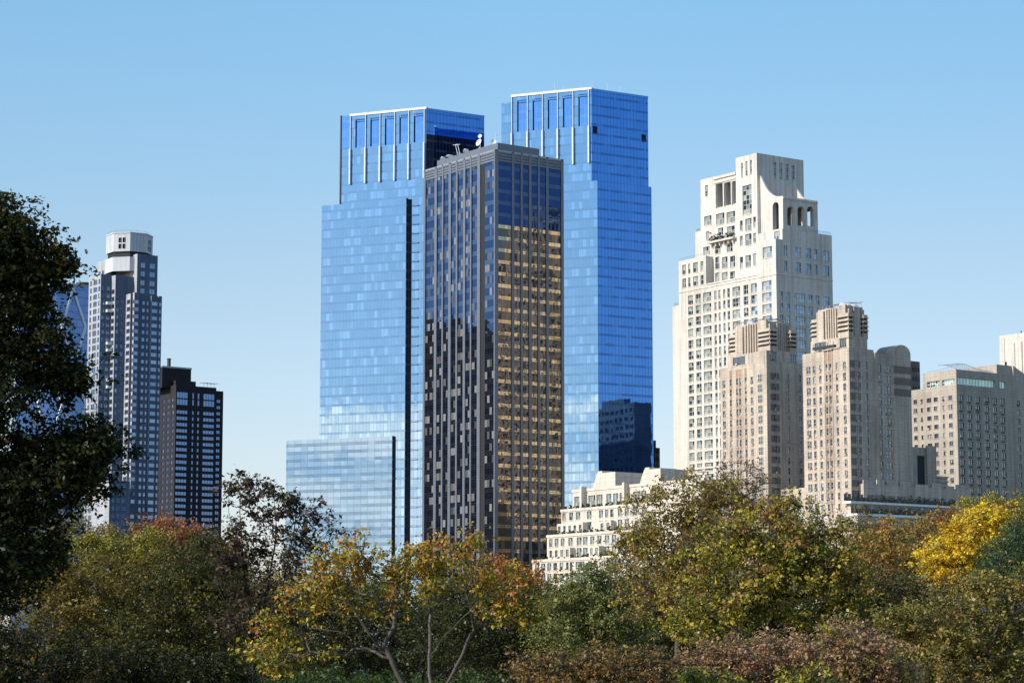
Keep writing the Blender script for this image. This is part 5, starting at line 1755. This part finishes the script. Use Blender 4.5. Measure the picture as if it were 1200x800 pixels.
def tree(name, label, ells, depth, pal, n_clumps, per, leaf, spread, bark='bark_dark', seed=0, base_px=None, guides=(), twig_n=3, tip=.02,
         hollow=.45, yflat=1.0, group=None, cat='tree', dark_low=None, aspect=.55, droop=.3, rmax=None, crown=True, twig_r=.012, ybias=0.0, pal_top=None, trunk_frac=.35, flat=.7):
    """ells: crown lobes as (px, py, rx, ry[, weight]) measured on the photograph and placed at this tree's own distance"""
    rng = np.random.default_rng(seed + 100)
    sc = depth / F_PX
    lobes = []
    for e in ells:
        c = at(e[0], e[1], depth)
        lobes.append((c, np.array([e[2] * sc, e[2] * sc * yflat, e[3] * sc]), e[4] if len(e) > 4 else e[2] * e[3]))
    wsum = sum(l[2] for l in lobes)
    pts = []
    for c, r, w in lobes:
        k = max(4, int(n_clumps * w / wsum))
        d = rng.normal(0, 1, (k, 3)); d /= np.linalg.norm(d, axis=1, keepdims=True)
        rad_ = rng.random((k, 1)) ** (1 / 3)
        rad_ = hollow + (1 - hollow) * rad_ if hollow else rad_
        q = c + d * rad_ * r * rng.uniform(.74, 1.18, (k, 1))
        pts.append(q)
    pts = np.concatenate(pts)
    top = pts[:, 2].max(); low = max(pts[:, 2].min(), 1.2)
    pts = pts[pts[:, 2] > 1.0]
    bx = base_px if base_px is not None else float(np.average([e[0] for e in ells], weights=[e[2] for e in ells]))
    X0 = at(bx, HOR + CAM_H / depth * F_PX * .98, depth)[0]
    base = np.array([X0, depth, 0.0])
    t = root(name, label, cat, base, group)
    sk = Skeleton(base - (0, 0, .3))
    hub = np.array([np.mean(pts[:, 0]) * .5 + X0 * .5, depth, low + (top - low) * trunk_frac])
    if guides:
        for g in guides:
            P = [at(x, y, depth + (dz if True else 0)) for x, y, dz in g]
            i = sk.nearest(P[0], base) if len(sk.p) > 1 else 0
            for q in P:
                i = sk.path(i, q, rng, 2, .04, 0)
    else:
        i = sk.path(0, hub, rng, 6, .05, 0)
    order = np.argsort(np.linalg.norm(pts - hub, axis=1))
    for j in order:
        i = sk.nearest(pts[j], base, low * .8)
        sk.path(i, pts[j], rng, 3, .16, .1)
    V, Fq = sk.mesh(tip, 5, rmax)
    if twig_n:
        V2, F2 = twigs(pts, spread * 1.5, twig_n, twig_r, rng)
        m4 = F2 + len(V)
        V = np.concatenate([V, V2]); Fq = np.concatenate([Fq, m4])
    mesh_np('trunk', V - base, Fq, M[bark], t)
    if crown and per > 0:
        cp = None
        if pal_top is not None:
            zz = (pts[:, 2] - pts[:, 2].min()) / max(1e-6, np.ptp(pts[:, 2]))
            P_ = list(pal) + list(pal_top)
            cp = np.where(rng.random(len(pts)) < zz ** 1.2, len(pal) + rng.integers(0, len(pal_top), len(pts)), rng.integers(0, len(pal), len(pts)))
            V, Fq, C = leaves(pts, per, spread, leaf, P_, rng, droop, flat, cp, aspect)
        else:
            V, Fq, C = leaves(pts, per, spread, leaf, pal, rng, droop, flat, None, aspect)
        if dark_low is not None:      # leaves deep in the crown keep their summer green, those outside have turned
            pass
        mesh_np('crown', V - base, Fq, M['leaf'], t, C)
    return t


LEAF_GAIN = 2.0
GREEN = [(.045, .06, .014), (.06, .075, .016), (.035, .05, .012), (.085, .085, .018)]
SHADEG = [(.016, .022, .006), (.021, .025, .007), (.013, .018, .005), (.028, .026, .007)]  # shade over the left trees is put into these dark leaf colours
OLIVE = [(.11, .085, .018), (.075, .066, .016), (.14, .10, .02), (.07, .05, .016)]
YELLOW = [(.50, .34, .02), (.44, .30, .025), (.52, .37, .03), (.30, .19, .03), (.22, .2, .04)]
GOLD = [(.38, .22, .025), (.44, .26, .03), (.30, .21, .03), (.36, .16, .025)]
ORANGE = [(.36, .13, .028), (.30, .11, .03), (.40, .18, .03)]
RUST = [(.20, .075, .035), (.24, .1, .04), (.15, .065, .035), (.17, .1, .04)]
LIME = [(.19, .165, .022), (.24, .195, .025), (.145, .14, .022)]
PINK = [(.21, .115, .075), (.17, .1, .06), (.25, .15, .08), (.15, .11, .04)]
BLUEG = [(.035, .06, .028), (.045, .075, .035), (.03, .05, .022), (.07, .09, .03)]


def forest():
    W = 'trees at the edge of the park'
    # --- the big dark tree at the left edge, close to the viewer
    tree('oak_tree', 'huge dark green tree filling the left edge from bottom to top third', [
        (-40, 420, 105, 175), (-8, 282, 46, 60), (28, 300, 22, 70), (28, 335, 40, 52), (90, 440, 16, 12), (112, 560, 20, 10), (132, 528, 16, 9), (62, 308, 26, 15), (62, 425, 42, 44), (85, 520, 42, 34), (120, 510, 22, 16), (40, 560, 75, 60),
        (-10, 640, 80, 70), (70, 300, 12, 10), (92, 575, 18, 14), (-60, 640, 120, 90)], 66, SHADEG, 900, 120, .14, .34, seed=1, base_px=-90, hollow=0,
        twig_n=2, tip=.016, twig_r=.008, yflat=.9, pal_top=SHADEG + [(.032, .034, .008)])
    # --- left middle group
    tree('olive_tree', 'olive-yellow tree in the lower left below the grey zigzag tower', [(120, 700, 62, 55), (165, 715, 50, 55), (75, 725, 50, 50), (125, 765, 90, 40)], 150, OLIVE, 260, 105, .19, .55, seed=2, bark='bark_grey', twig_r=.015)
    tree('round_olive_tree', 'dull green and yellow treetop directly below the grey zigzag tower', [(95, 640, 55, 36), (130, 660, 40, 35), (45, 650, 40, 45)], 215, [(.13, .11, .03), (.09, .085, .022), (.16, .11, .035), (.1, .07, .03)], 190, 95, .25, .75, seed=3)
    tree('lime_green_tree', 'small yellow-green crown between the olive treetops and the rust one', [(112, 650, 26, 22), (175, 650, 26, 28)], 205, [(.15, .14, .022), (.12, .12, .02), (.18, .15, .03)], 90, 80, .22, .6, seed=4)
    tree('rust_tree', 'rust-red treetop in front of the dark brown brick tower', [(195, 640, 42, 32), (222, 645, 30, 26), (175, 655, 25, 25)], 225, RUST, 150, 95, .26, .7, seed=5, twig_n=6)
    tree('dark_elm_tree', 'dark green tree with drooping branches left of the bare-branched tree', [(215, 690, 55, 48), (250, 730, 55, 55), (190, 740, 50, 50)], 140, [(.055, .055, .015), (.04, .04, .012), (.09, .075, .016), (.03, .03, .010)], 230, 85, .19, .5, seed=6, twig_n=4)
    tree('dark_elm_tree', 'shaded green treetop against the dark brick tower just left of the sky gap', [(240, 650, 26, 32), (262, 690, 30, 40)], 190, [(.05, .05, .018), (.04, .045, .015), (.08, .06, .02)], 120, 80, .22, .6, seed=61, twig_n=5)
    # --- sparse tree against the sky
    g = [[(298, 800, 0), (297, 770, 0), (292, 720, .3), (285, 660, .3), (281, 600, .6), (282, 560, .5)],
         [(297, 770, 0), (310, 700, -.6), (322, 640, -.6), (322, 590, -1), (316, 560, -1)],
         [(298, 790, 0), (325, 730, .8), (335, 670, 1), (345, 620, 1.4), (352, 580, 1.2)],
         [(297, 770, 0), (270, 720, -.4), (252, 680, -.4)],
         [(325, 730, .8), (352, 680, 1.6), (375, 630, 2), (400, 605, 2)], [(310, 700, -.6), (300, 640, -1.6), (302, 580, -1.6)],
         [(281, 640, .5), (268, 600, .7), (266, 565, .8)]]
    tree('sparse_tree', 'half-bare tree with dark purple leaf tufts standing against the sky gap', [
        (282, 575, 24, 26), (312, 580, 24, 26), (345, 600, 26, 30), (385, 615, 28, 14), (300, 630, 40, 40), (345, 650, 40, 35), (275, 650, 26, 50), (330, 700, 50, 40), (290, 720, 40, 40)],
        112, [(.045, .03, .028), (.06, .036, .026), (.035, .03, .02), (.06, .05, .018)], 330, 22, .20, .24, seed=8, guides=g, twig_n=7, tip=.012, twig_r=.009, hollow=.2)
    # --- golden tree in the front middle
    g = [[(478, 815, 0), (466, 790, 0), (450, 755, 0), (462, 734, 0), (465, 695, .3), (471, 668, .5), (478, 640, .5)],
         [(448, 762, 0), (434, 744, -.5), (420, 722, -.7), (408, 705, -.8), (385, 706, -1)],
         [(462, 734, 0), (440, 700, .6), (420, 675, .7), (400, 650, .8)],
         [(450, 770, 0), (430, 760, .9), (400, 740, 1.4), (360, 735, 1.8)],
         [(508, 815, 0), (503, 790, 0), (503, 770, 0), (504, 745, 0), (505, 718, .2), (512, 706, .3), (530, 696, .4), (556, 690, .6), (578, 692, .8)],
         [(505, 718, .2), (500, 695, -.4), (498, 668, -.5), (512, 655, -.6), (530, 640, -.5)],
         [(503, 770, 0), (520, 745, -.8), (540, 725, -1), (560, 705, -1.3)],
         [(515, 812, 0), (535, 780, .4), (548, 750, .5), (556, 737, .6), (580, 720, .9), (595, 700, 1)],
         [(535, 780, .4), (560, 770, 1.2), (585, 765, 1.5)], [(556, 737, .6), (552, 715, -.2), (545, 690, -.4)]]
    tree('golden_tree', 'golden and orange leaved tree with pale forking stems at the lower centre', [
        (395, 665, 46, 36), (360, 690, 40, 36), (445, 660, 34, 26), (325, 735, 34, 22), (490, 655, 36, 24), (530, 645, 44, 24), (540, 672, 56, 28), (585, 690, 42, 32), (556, 628, 14, 14), (425, 700, 44, 26), (600, 722, 34, 22), (340, 765, 46, 20), (480, 690, 40, 26), (305, 760, 26, 16), (420, 634, 20, 14), (620, 705, 20, 20)],
        100, LIME + [(.3, .22, .03), (.12, .13, .02)], 430, 27, .17, .25, seed=9, bark='bark_grey', guides=g, twig_n=3, tip=.016, hollow=.25, pal_top=[(.24, .14, .02), (.28, .17, .025), (.2, .15, .025), (.22, .09, .025), (.26, .11, .025), (.17, .15, .025)], droop=.5, twig_r=.009, rmax=.17, yflat=.75)
    # --- dark backing trees in the middle
    tree('shade_tree', 'dark green tree behind the golden tree below the glass wing', [(420, 730, 70, 50), (370, 740, 60, 60), (470, 760, 60, 40)], 175, [(.035, .038, .012), (.05, .046, .014), (.028, .03, .010)], 230, 85, .22, .65, seed=10, twig_n=3)
    tree('shade_tree', 'dark green tree behind the golden tree below the bronze tower', [(570, 725, 60, 48), (620, 725, 45, 42), (520, 750, 60, 40), (640, 770, 60, 40)], 165, [(.03, .034, .010), (.04, .042, .012), (.025, .028, .009)], 230, 85, .21, .6, seed=11, twig_n=3)
    tree('copper_tree', 'orange-red treetop at the foot of the bronze tower left of the white terraces', [(590, 680, 30, 22), (618, 690, 22, 22)], 190, ORANGE + RUST + [(.2, .16, .03)], 90, 80, .21, .5, seed=12)
    tree('grey_green_tree', 'grey-green rounded tree in front of the white terraced house', [(690, 700, 46, 40), (655, 720, 30, 36), (720, 720, 40, 45), (690, 750, 70, 40)], 160, [(.12, .125, .04), (.09, .1, .032), (.15, .14, .04), (.07, .085, .028)], 260, 85, .2, .5, seed=13, bark='bark_grey', twig_n=4)
    # --- the large tree right of centre
    tree('plane_tree', 'tall olive tree with twiggy top in front of the white limestone tower', [
        (790, 610, 55, 48), (830, 600, 50, 40), (765, 650, 50, 45), (800, 690, 80, 50), (740, 640, 22, 20), (845, 575, 26, 18)], 140,
        [(.17, .135, .03), (.13, .11, .028), (.22, .165, .03), (.14, .08, .035)], 330, 54, .2, .42, seed=14, bark='bark_grey', twig_n=7, twig_r=.012, hollow=.3)
    tree('maple_tree', 'broad green and yellow tree below the beige towers with brown tips', [
        (905, 630, 62, 42), (960, 650, 55, 45), (870, 670, 70, 60), (940, 700, 75, 48), (840, 720, 70, 40), (985, 690, 40, 40), (915, 595, 30, 20)], 118,
        LIME + LIME + GREEN + [(.16, .13, .02)], 480, 52, .19, .34, seed=15, tip=.026, twig_n=4, twig_r=.01, hollow=.3, pal_top=LIME + [(.17, .095, .04), (.16, .085, .035), (.2, .15, .03), (.16, .1, .03), (.24, .17, .03)], droop=.5)
    tree('bare_top_tree', 'thin almost bare twigs rising before the lower floors of the limestone tower', [(865, 560, 34, 24), (845, 590, 40, 26), (895, 580, 30, 22)], 150, [(.16, .1, .05), (.12, .1, .03)], 130, 9, .17, .4, seed=16, bark='bark_grey', twig_n=12, twig_r=.012, hollow=.15)
    # --- right background
    tree('amber_tree', 'amber and olive tree under the terraced wing of the beige block', [(1050, 640, 42, 36), (1030, 660, 30, 36), (1080, 655, 34, 40), (1050, 700, 50, 40)], 225, [(.22, .14, .03), (.15, .12, .03), (.26, .14, .035), (.12, .11, .03), (.2, .09, .035)], 230, 80, .25, .7, seed=17, twig_n=5)
    tree('rust_tree', 'reddish brown treetop rising just left of the yellow crown', [(1112, 622, 26, 24), (1140, 612, 30, 20)], 290, [(.22, .09, .03), (.16, .12, .03), (.13, .12, .03), (.28, .13, .03)], 130, 85, .27, .65, seed=18)
    tree('yellow_maple_tree', 'bright yellow tree standing out at the right', [(1115, 655, 32, 38), (1142, 632, 34, 34), (1098, 672, 18, 26), (1130, 675, 36, 26), (1160, 612, 22, 20)], 205, YELLOW, 300, 110, .22, .46, seed=19, twig_n=2)
    tree('gold_green_tree', 'green-gold treetop behind the bright yellow tree at the right edge', [(1185, 610, 40, 24), (1150, 600, 30, 16)], 300, [(.3, .22, .03), (.2, .17, .03), (.14, .13, .03)], 150, 80, .28, .7, seed=20)
    tree('blue_green_tree', 'cool green feathery tree at the right edge beside the yellow tree', [(1192, 660, 40, 44), (1170, 685, 30, 28), (1215, 640, 40, 50)], 190, BLUEG, 260, 100, .22, .5, seed=21, aspect=.3, droop=.9)
    tree('shade_tree', 'dark tree with an arching trunk between the maple and the yellow tree', [(1050, 710, 50, 40), (1100, 715, 46, 36), (1010, 700, 40, 40)], 175, [(.05, .055, .018), (.07, .06, .02), (.09, .06, .025)], 190, 62, .21, .6, seed=22, guides=[[(1040, 790, 0), (1046, 720, 0), (1038, 680, 0), (1022, 655, 0)], [(1046, 720, 0), (1060, 690, .5), (1080, 660, .8)]], twig_n=6, twig_r=.016, tip=.02)
    # --- right foreground
    tree('green_tree', 'dense mid-green tree filling the lower right corner', [(1130, 740, 70, 58), (1180, 720, 50, 55), (1080, 760, 50, 45), (1190, 775, 60, 50), (1110, 790, 90, 40), (1060, 730, 34, 26)], 112, [(.10, .10, .024), (.13, .12, .028), (.07, .075, .02), (.18, .145, .035), (.19, .12, .045)], 520, 74, .155, .33, seed=23, bark='bark_grey', twig_n=4, twig_r=.01, hollow=.3)
    tree('pinkish_tree', 'pinkish brown bushy treetop at the bottom right of centre', [(875, 785, 62, 42), (830, 790, 45, 36), (920, 780, 46, 42), (880, 830, 90, 40)], 86, PINK, 420, 62, .12, .28, seed=24, bark='bark_grey', twig_n=7, twig_r=.008, hollow=.35)
    tree('pinkish_tree', 'pinkish tan bushy treetop left of the dense green corner tree', [(1000, 765, 44, 42), (1030, 780, 40, 40), (970, 790, 40, 38), (1000, 830, 80, 40)], 92, PINK + [(.2, .17, .05)], 350, 62, .13, .28, seed=25, bark='bark_grey', twig_n=7, twig_r=.008, hollow=.35)
    tree('brown_bush', 'low russet-brown bushy treetop at the bottom middle', [(650, 795, 60, 34), (710, 795, 60, 38), (760, 800, 40, 36), (690, 830, 100, 40)], 84, [(.13, .085, .03), (.1, .07, .028), (.16, .09, .03), (.08, .065, .025)], 400, 62, .12, .27, seed=26, twig_n=6, twig_r=.008, hollow=.35)
    tree('hawthorn_tree', 'short yellow-green thicket tree at the bottom between the two pinkish bushes', [(945, 815, 40, 34), (830, 820, 50, 34)], 78, LIME + GREEN, 170, 62, .12, .26, seed=27, twig_n=4, twig_r=.008)
    # --- dark lower left
    tree('holly_tree', 'very dark low tree at the bottom left corner', [(40, 775, 70, 50), (-30, 760, 60, 60), (110, 795, 60, 34)], 105, SHADEG + [(.05, .035, .010), (.035, .03, .009)], 260, 66, .16, .42, seed=28, twig_n=3)
    tree('holly_tree', 'dark low thicket at the bottom between the left corner and the sparse tree', [(190, 800, 60, 34), (250, 800, 50, 34), (150, 785, 40, 30)], 108, SHADEG + [(.06, .06, .016)], 240, 66, .16, .4, seed=29, twig_n=4)
    tree('holly_tree', 'low green thicket below the golden tree at the bottom edge', [(380, 815, 80, 26), (480, 820, 80, 24), (560, 815, 50, 26)], 125, [(.03, .05, .014), (.04, .06, .016), (.025, .04, .012)], 260, 66, .17, .4, seed=30, twig_n=2)
    # --- park trees farther back closing the gaps
    row = [(-30, 655, 50, 45, 260), (30, 670, 50, 45, 250), (90, 690, 60, 50, 255), (165, 690, 50, 45, 262), (232, 690, 42, 42, 268), (292, 700, 40, 42, 262), (345, 705, 45, 40, 258), (410, 695, 50, 40, 262),
           (475, 700, 46, 38, 266), (540, 705, 46, 38, 260), (600, 715, 46, 38, 255), (660, 715, 40, 36, 258), (725, 690, 46, 44, 262), (800, 650, 60, 50, 265), (870, 635, 60, 50, 270), (945, 640, 60, 52, 262), (1010, 650, 46, 50, 268),
           (1085, 665, 46, 48, 272), (1215, 650, 50, 55, 275)]
    pals = [OLIVE, [(.1, .09, .025), (.07, .07, .02), (.14, .1, .03)], [(.09, .075, .03), (.13, .08, .03), (.07, .06, .02)], GREEN]
    where = ['behind the huge dark tree at the left', 'left of the olive-yellow tree', 'behind the olive-yellow tree', 'below the rust-red treetop', 'under the dark brick tower', 'below the sky gap', 'under the left end of the glass wing',
             'under the middle of the glass wing', 'below the dark flank of the glass slab', 'below the left face of the bronze tower', 'below the right face of the bronze tower', 'at the left foot of the white terraces', 'before the white terraces',
             'behind the tall olive tree', 'below the farther beige tower', 'behind the broad maple', 'below the nearer beige tower', 'between the amber and yellow trees', 'at the far right edge']
    under = [(-40, 770, 60, 44, 200), (60, 770, 60, 40, 205), (150, 775, 60, 36, 195), (240, 770, 60, 36, 210), (330, 765, 60, 36, 205), (420, 770, 60, 36, 215), (510, 765, 60, 38, 205), (600, 770, 60, 36, 195), (690, 765, 60, 40, 200), (770, 745, 56, 46, 195),
             (850, 765, 60, 40, 205), (930, 760, 60, 40, 200), (1010, 755, 60, 42, 210), (1095, 755, 60, 40, 205), (1180, 760, 60, 40, 200), (735, 715, 44, 44, 215), (640, 735, 44, 36, 225), (785, 715, 50, 46, 185), (915, 712, 54, 40, 190), (860, 700, 44, 40, 235)]
    spots = ['under the huge dark tree', 'under the olive-yellow tree', 'under the shaded elm', 'behind the sparse tree trunk', 'left of the golden tree stems', 'behind the golden tree stems', 'right of the golden tree stems', 'left of the brown bush', 'behind the brown bush', 'under the tall olive tree',
             'under the broad maple', 'behind the pinkish bushes', 'behind the tan bush', 'behind the green corner tree', 'at the lower right edge', 'between the grey-green and tall olive trees', 'at the foot of the grey-green tree', 'behind the lower limbs of the tall olive tree', 'behind the right half of the broad maple', 'behind the left half of the broad maple']
    for i, (x, y, rx, ry, D) in enumerate(under):
        tree('understorey_tree', f'low {"dark green" if i % 3 else "brownish green"} thicket tree {spots[i]}', [(x, y, rx, ry), (x - rx * .4, y + ry * .6, rx, ry * .8), (x + rx * .5, y + ry * .5, rx * .9, ry * .9)], D,
             [(.04, .038, .012), (.055, .043, .014), (.03, .03, .01)] if i % 3 else [(.06, .045, .018), (.045, .04, .014), (.035, .035, .012)], 140, 75, .24, .65, seed=80 + i, twig_n=2, twig_r=.015, group='low trees below the taller crowns', hollow=.2)
    tone = ['olive', 'dull brown-green', 'brownish', 'green']
    for i, (x, y, rx, ry, D) in enumerate(row):
        k = i % 4
        tree('park_tree', f'{tone[k]} backing tree {where[i]}, mostly hidden', [(x, y, rx, ry), (x + rx * .3, y + ry * .7, rx, ry)], D, pals[k], 130, 70, .3, .85, seed=40 + i, twig_n=2, twig_r=.02, group='row of trees along the park edge', hollow=.3)
# ------------------------------------------------------------------ sun, sky, ground, camera
SUN_DIR = np.array([-.88, -.475, 0.0]); SUN_DIR /= np.linalg.norm(SUN_DIR)
SUN_EL = rad(30)


def sky():
    w = bpy.data.worlds.new('World')
    SC.world = w
    w.use_nodes = True
    t = NT(w)
    tc = t.n('ShaderNodeTexCoord')
    s = t.n('ShaderNodeTexSky', sky_type='NISHITA')
    s.sun_disc = False
    s.sun_elevation = SUN_EL
    s.sun_rotation = atan2(SUN_DIR[0], SUN_DIR[1])
    s.altitude = 20
    s.air_density, s.dust_density, s.ozone_density = 1.25, .35, 2.2
    # fair-weather cloud bank low in the sky behind the viewer, seen only in the mirror glass
    sp = t.n('ShaderNodeSeparateXYZ'); t.lk(tc.outputs['Generated'], sp.inputs[0])
    mp = t.n('ShaderNodeMapping'); mp.inputs['Scale'].default_value = (5, 5, 26)
    t.lk(tc.outputs['Generated'], mp.inputs[0])
    n = t.noise(mp.outputs[0], 1.6, 7, .6).outputs[0]
    el = sp.outputs[2]
    band = t.ramp(el, [(0.0, (.6,) * 3), (.05, (.95,) * 3), (.10, (.9,) * 3), (.128, (0,) * 3)])
    cl = t.ramp(t.math('ADD', n, t.math('MULTIPLY', t.math('SUBTRACT', band, .5), .36)), [(.56, (0,) * 3), (.66, (1,) * 3)])
    back = t.ramp(t.math('MULTIPLY', sp.outputs[1], -1.0), [(.15, (0,) * 3), (.4, (1,) * 3)])
    left = t.ramp(t.math('MULTIPLY', sp.outputs[0], -1.0), [(.0, (0,) * 3), (.3, (1,) * 3)])
    f = t.math('MULTIPLY', t.math('MULTIPLY', cl, band), t.math('MULTIPLY', back, left), clamp=True)
    hs = t.n('ShaderNodeHueSaturation'); hs.inputs['Saturation'].default_value = 1.12; hs.inputs['Value'].default_value = 1.0
    t.lk(s.outputs[0], hs.inputs['Color'])
    clear = t.ramp(el, [(0.0, (.80 / 2, .88 / 2, 1.45 / 2)), (.08, (.98 / 2, .95 / 2, 1.17 / 2)), (.16, (1.08 / 2, 1.02 / 2, 1.08 / 2)), (.27, (1.03 / 2, 1.20 / 2, 1.23 / 2)), (1.0, (.8 / 2, 1.2 / 2, 1.5 / 2))])
    hs2 = t.vmath('SCALE', t.mix(1.0, hs.outputs[0], clear, 'MULTIPLY'), sc=2.0)
    hs2 = t.vmath('SCALE', hs2, sc=t.math('SUBTRACT', 1.0, t.math('MULTIPLY', t.math('MINIMUM', t.math('MAXIMUM', sp.outputs[0], 0.0), .22), .5)))
    c = t.mix(f, hs2, (21.0, 16.5, 13.0))
    bg = t.n('ShaderNodeBackground'); bg.inputs[1].default_value = .15
    t.lk(c, bg.inputs[0])
    o = t.n('ShaderNodeOutputWorld'); t.lk(bg.outputs[0], o.inputs[0])


def sun():
    d = bpy.data.lights.new('sun', 'SUN')
    d.energy = 5.0
    d.angle = rad(.5)
    d.color = (1.0, .935, .83)
    o = bpy.data.objects.new('sun', d)
    COL.objects.link(o)
    v = np.array([SUN_DIR[0] * cos(SUN_EL), SUN_DIR[1] * cos(SUN_EL), sin(SUN_EL)])
    from mathutils import Vector
    o.rotation_euler = Vector(v).to_track_quat('Z', 'Y').to_euler()
    o.location = (-200, -60, 300)


def ground():
    m, t = new_mat('park_ground')
    tc = t.n('ShaderNodeTexCoord')
    n = t.noise(tc.outputs['Object'], .05, 6).outputs[0]
    c = t.ramp(n, [(.35, (.045, .055, .018)), (.55, (.07, .075, .025)), (.7, (.1, .075, .035))])
    b = t.n('ShaderNodeBsdfPrincipled'); b.inputs['Roughness'].default_value = .95
    t.lk(c, b.inputs['Base Color'])
    o = t.n('ShaderNodeOutputMaterial'); t.lk(b.outputs[0], o.inputs[0])
    g = MB(); g.quad((-9000, -9000, 0), (9000, -9000, 0), (9000, 9000, 0), (-9000, 9000, 0))
    x = g.build('ground', m); x['kind'] = 'structure'


def camera():
    c = bpy.data.cameras.new('camera')
    c.sensor_width = 36
    c.lens = 36 * F_PX / 1200
    c.clip_end = 20000
    o = bpy.data.objects.new('camera', c)
    o.location = (0, 0, CAM_H)
    o.rotation_euler = (pi / 2 + TH, 0, 0)
    COL.objects.link(o)
    SC.camera = o


SC.view_settings.view_transform = 'Standard'
SC.view_settings.look = 'None'
SC.view_settings.exposure = 0
SC.view_settings.gamma = 1
SC.cycles.max_bounces = 8
SC.cycles.glossy_bounces = 4
SC.cycles.sample_clamp_indirect = 6
sky(); sun(); ground(); camera()
B_, zt_, zp_ = bronze_tower()
roof_kit(B_, zt_, zp_)
glass_tower_right(); glass_tower_left()
limestone_tower(); terraced_house(); beige_block(); tan_block(); far_stone_tower()
stepped_grey_tower(); dark_brick_tower(); braced_glass_tower()
M['slate_brick'] = masonry('slate_brick', (.24, .2, .17), .1, .2, 1.0)
simple_block('navy_block', 'dark navy glass block peeking out behind the beige block and tan block', 'office block', 1060, 1079.5, 422, 880, M['slate_brick'], M['pane_dark'], 24, 6, left_px=965)
simple_block('slate_block', 'slate-dark block seen as a sliver beside the blue tower foot', 'office block', 764, 773, 524, 1010, M['dark_brick'], M['pane_dark'], 10, 3, left_px=757)
simple_block('unseen_dark_tower', 'unseen dark tower added for its dark reflection in the bronze tower panes', 'apartment tower', -735, -470, 300, 920, M['dark_brick'], M['pane_dark'], 46, 16, left_px=-800, hmax=176)  # out-of-view tower added to darken what the bronze panes mirror
simple_block('brick_house', 'small red brick building low in the sky gap behind the sparse tree', 'building', 271, 292, 646, 640, M['red_brick'], M['pane_old'], 6, 4, left_px=262)
forest()
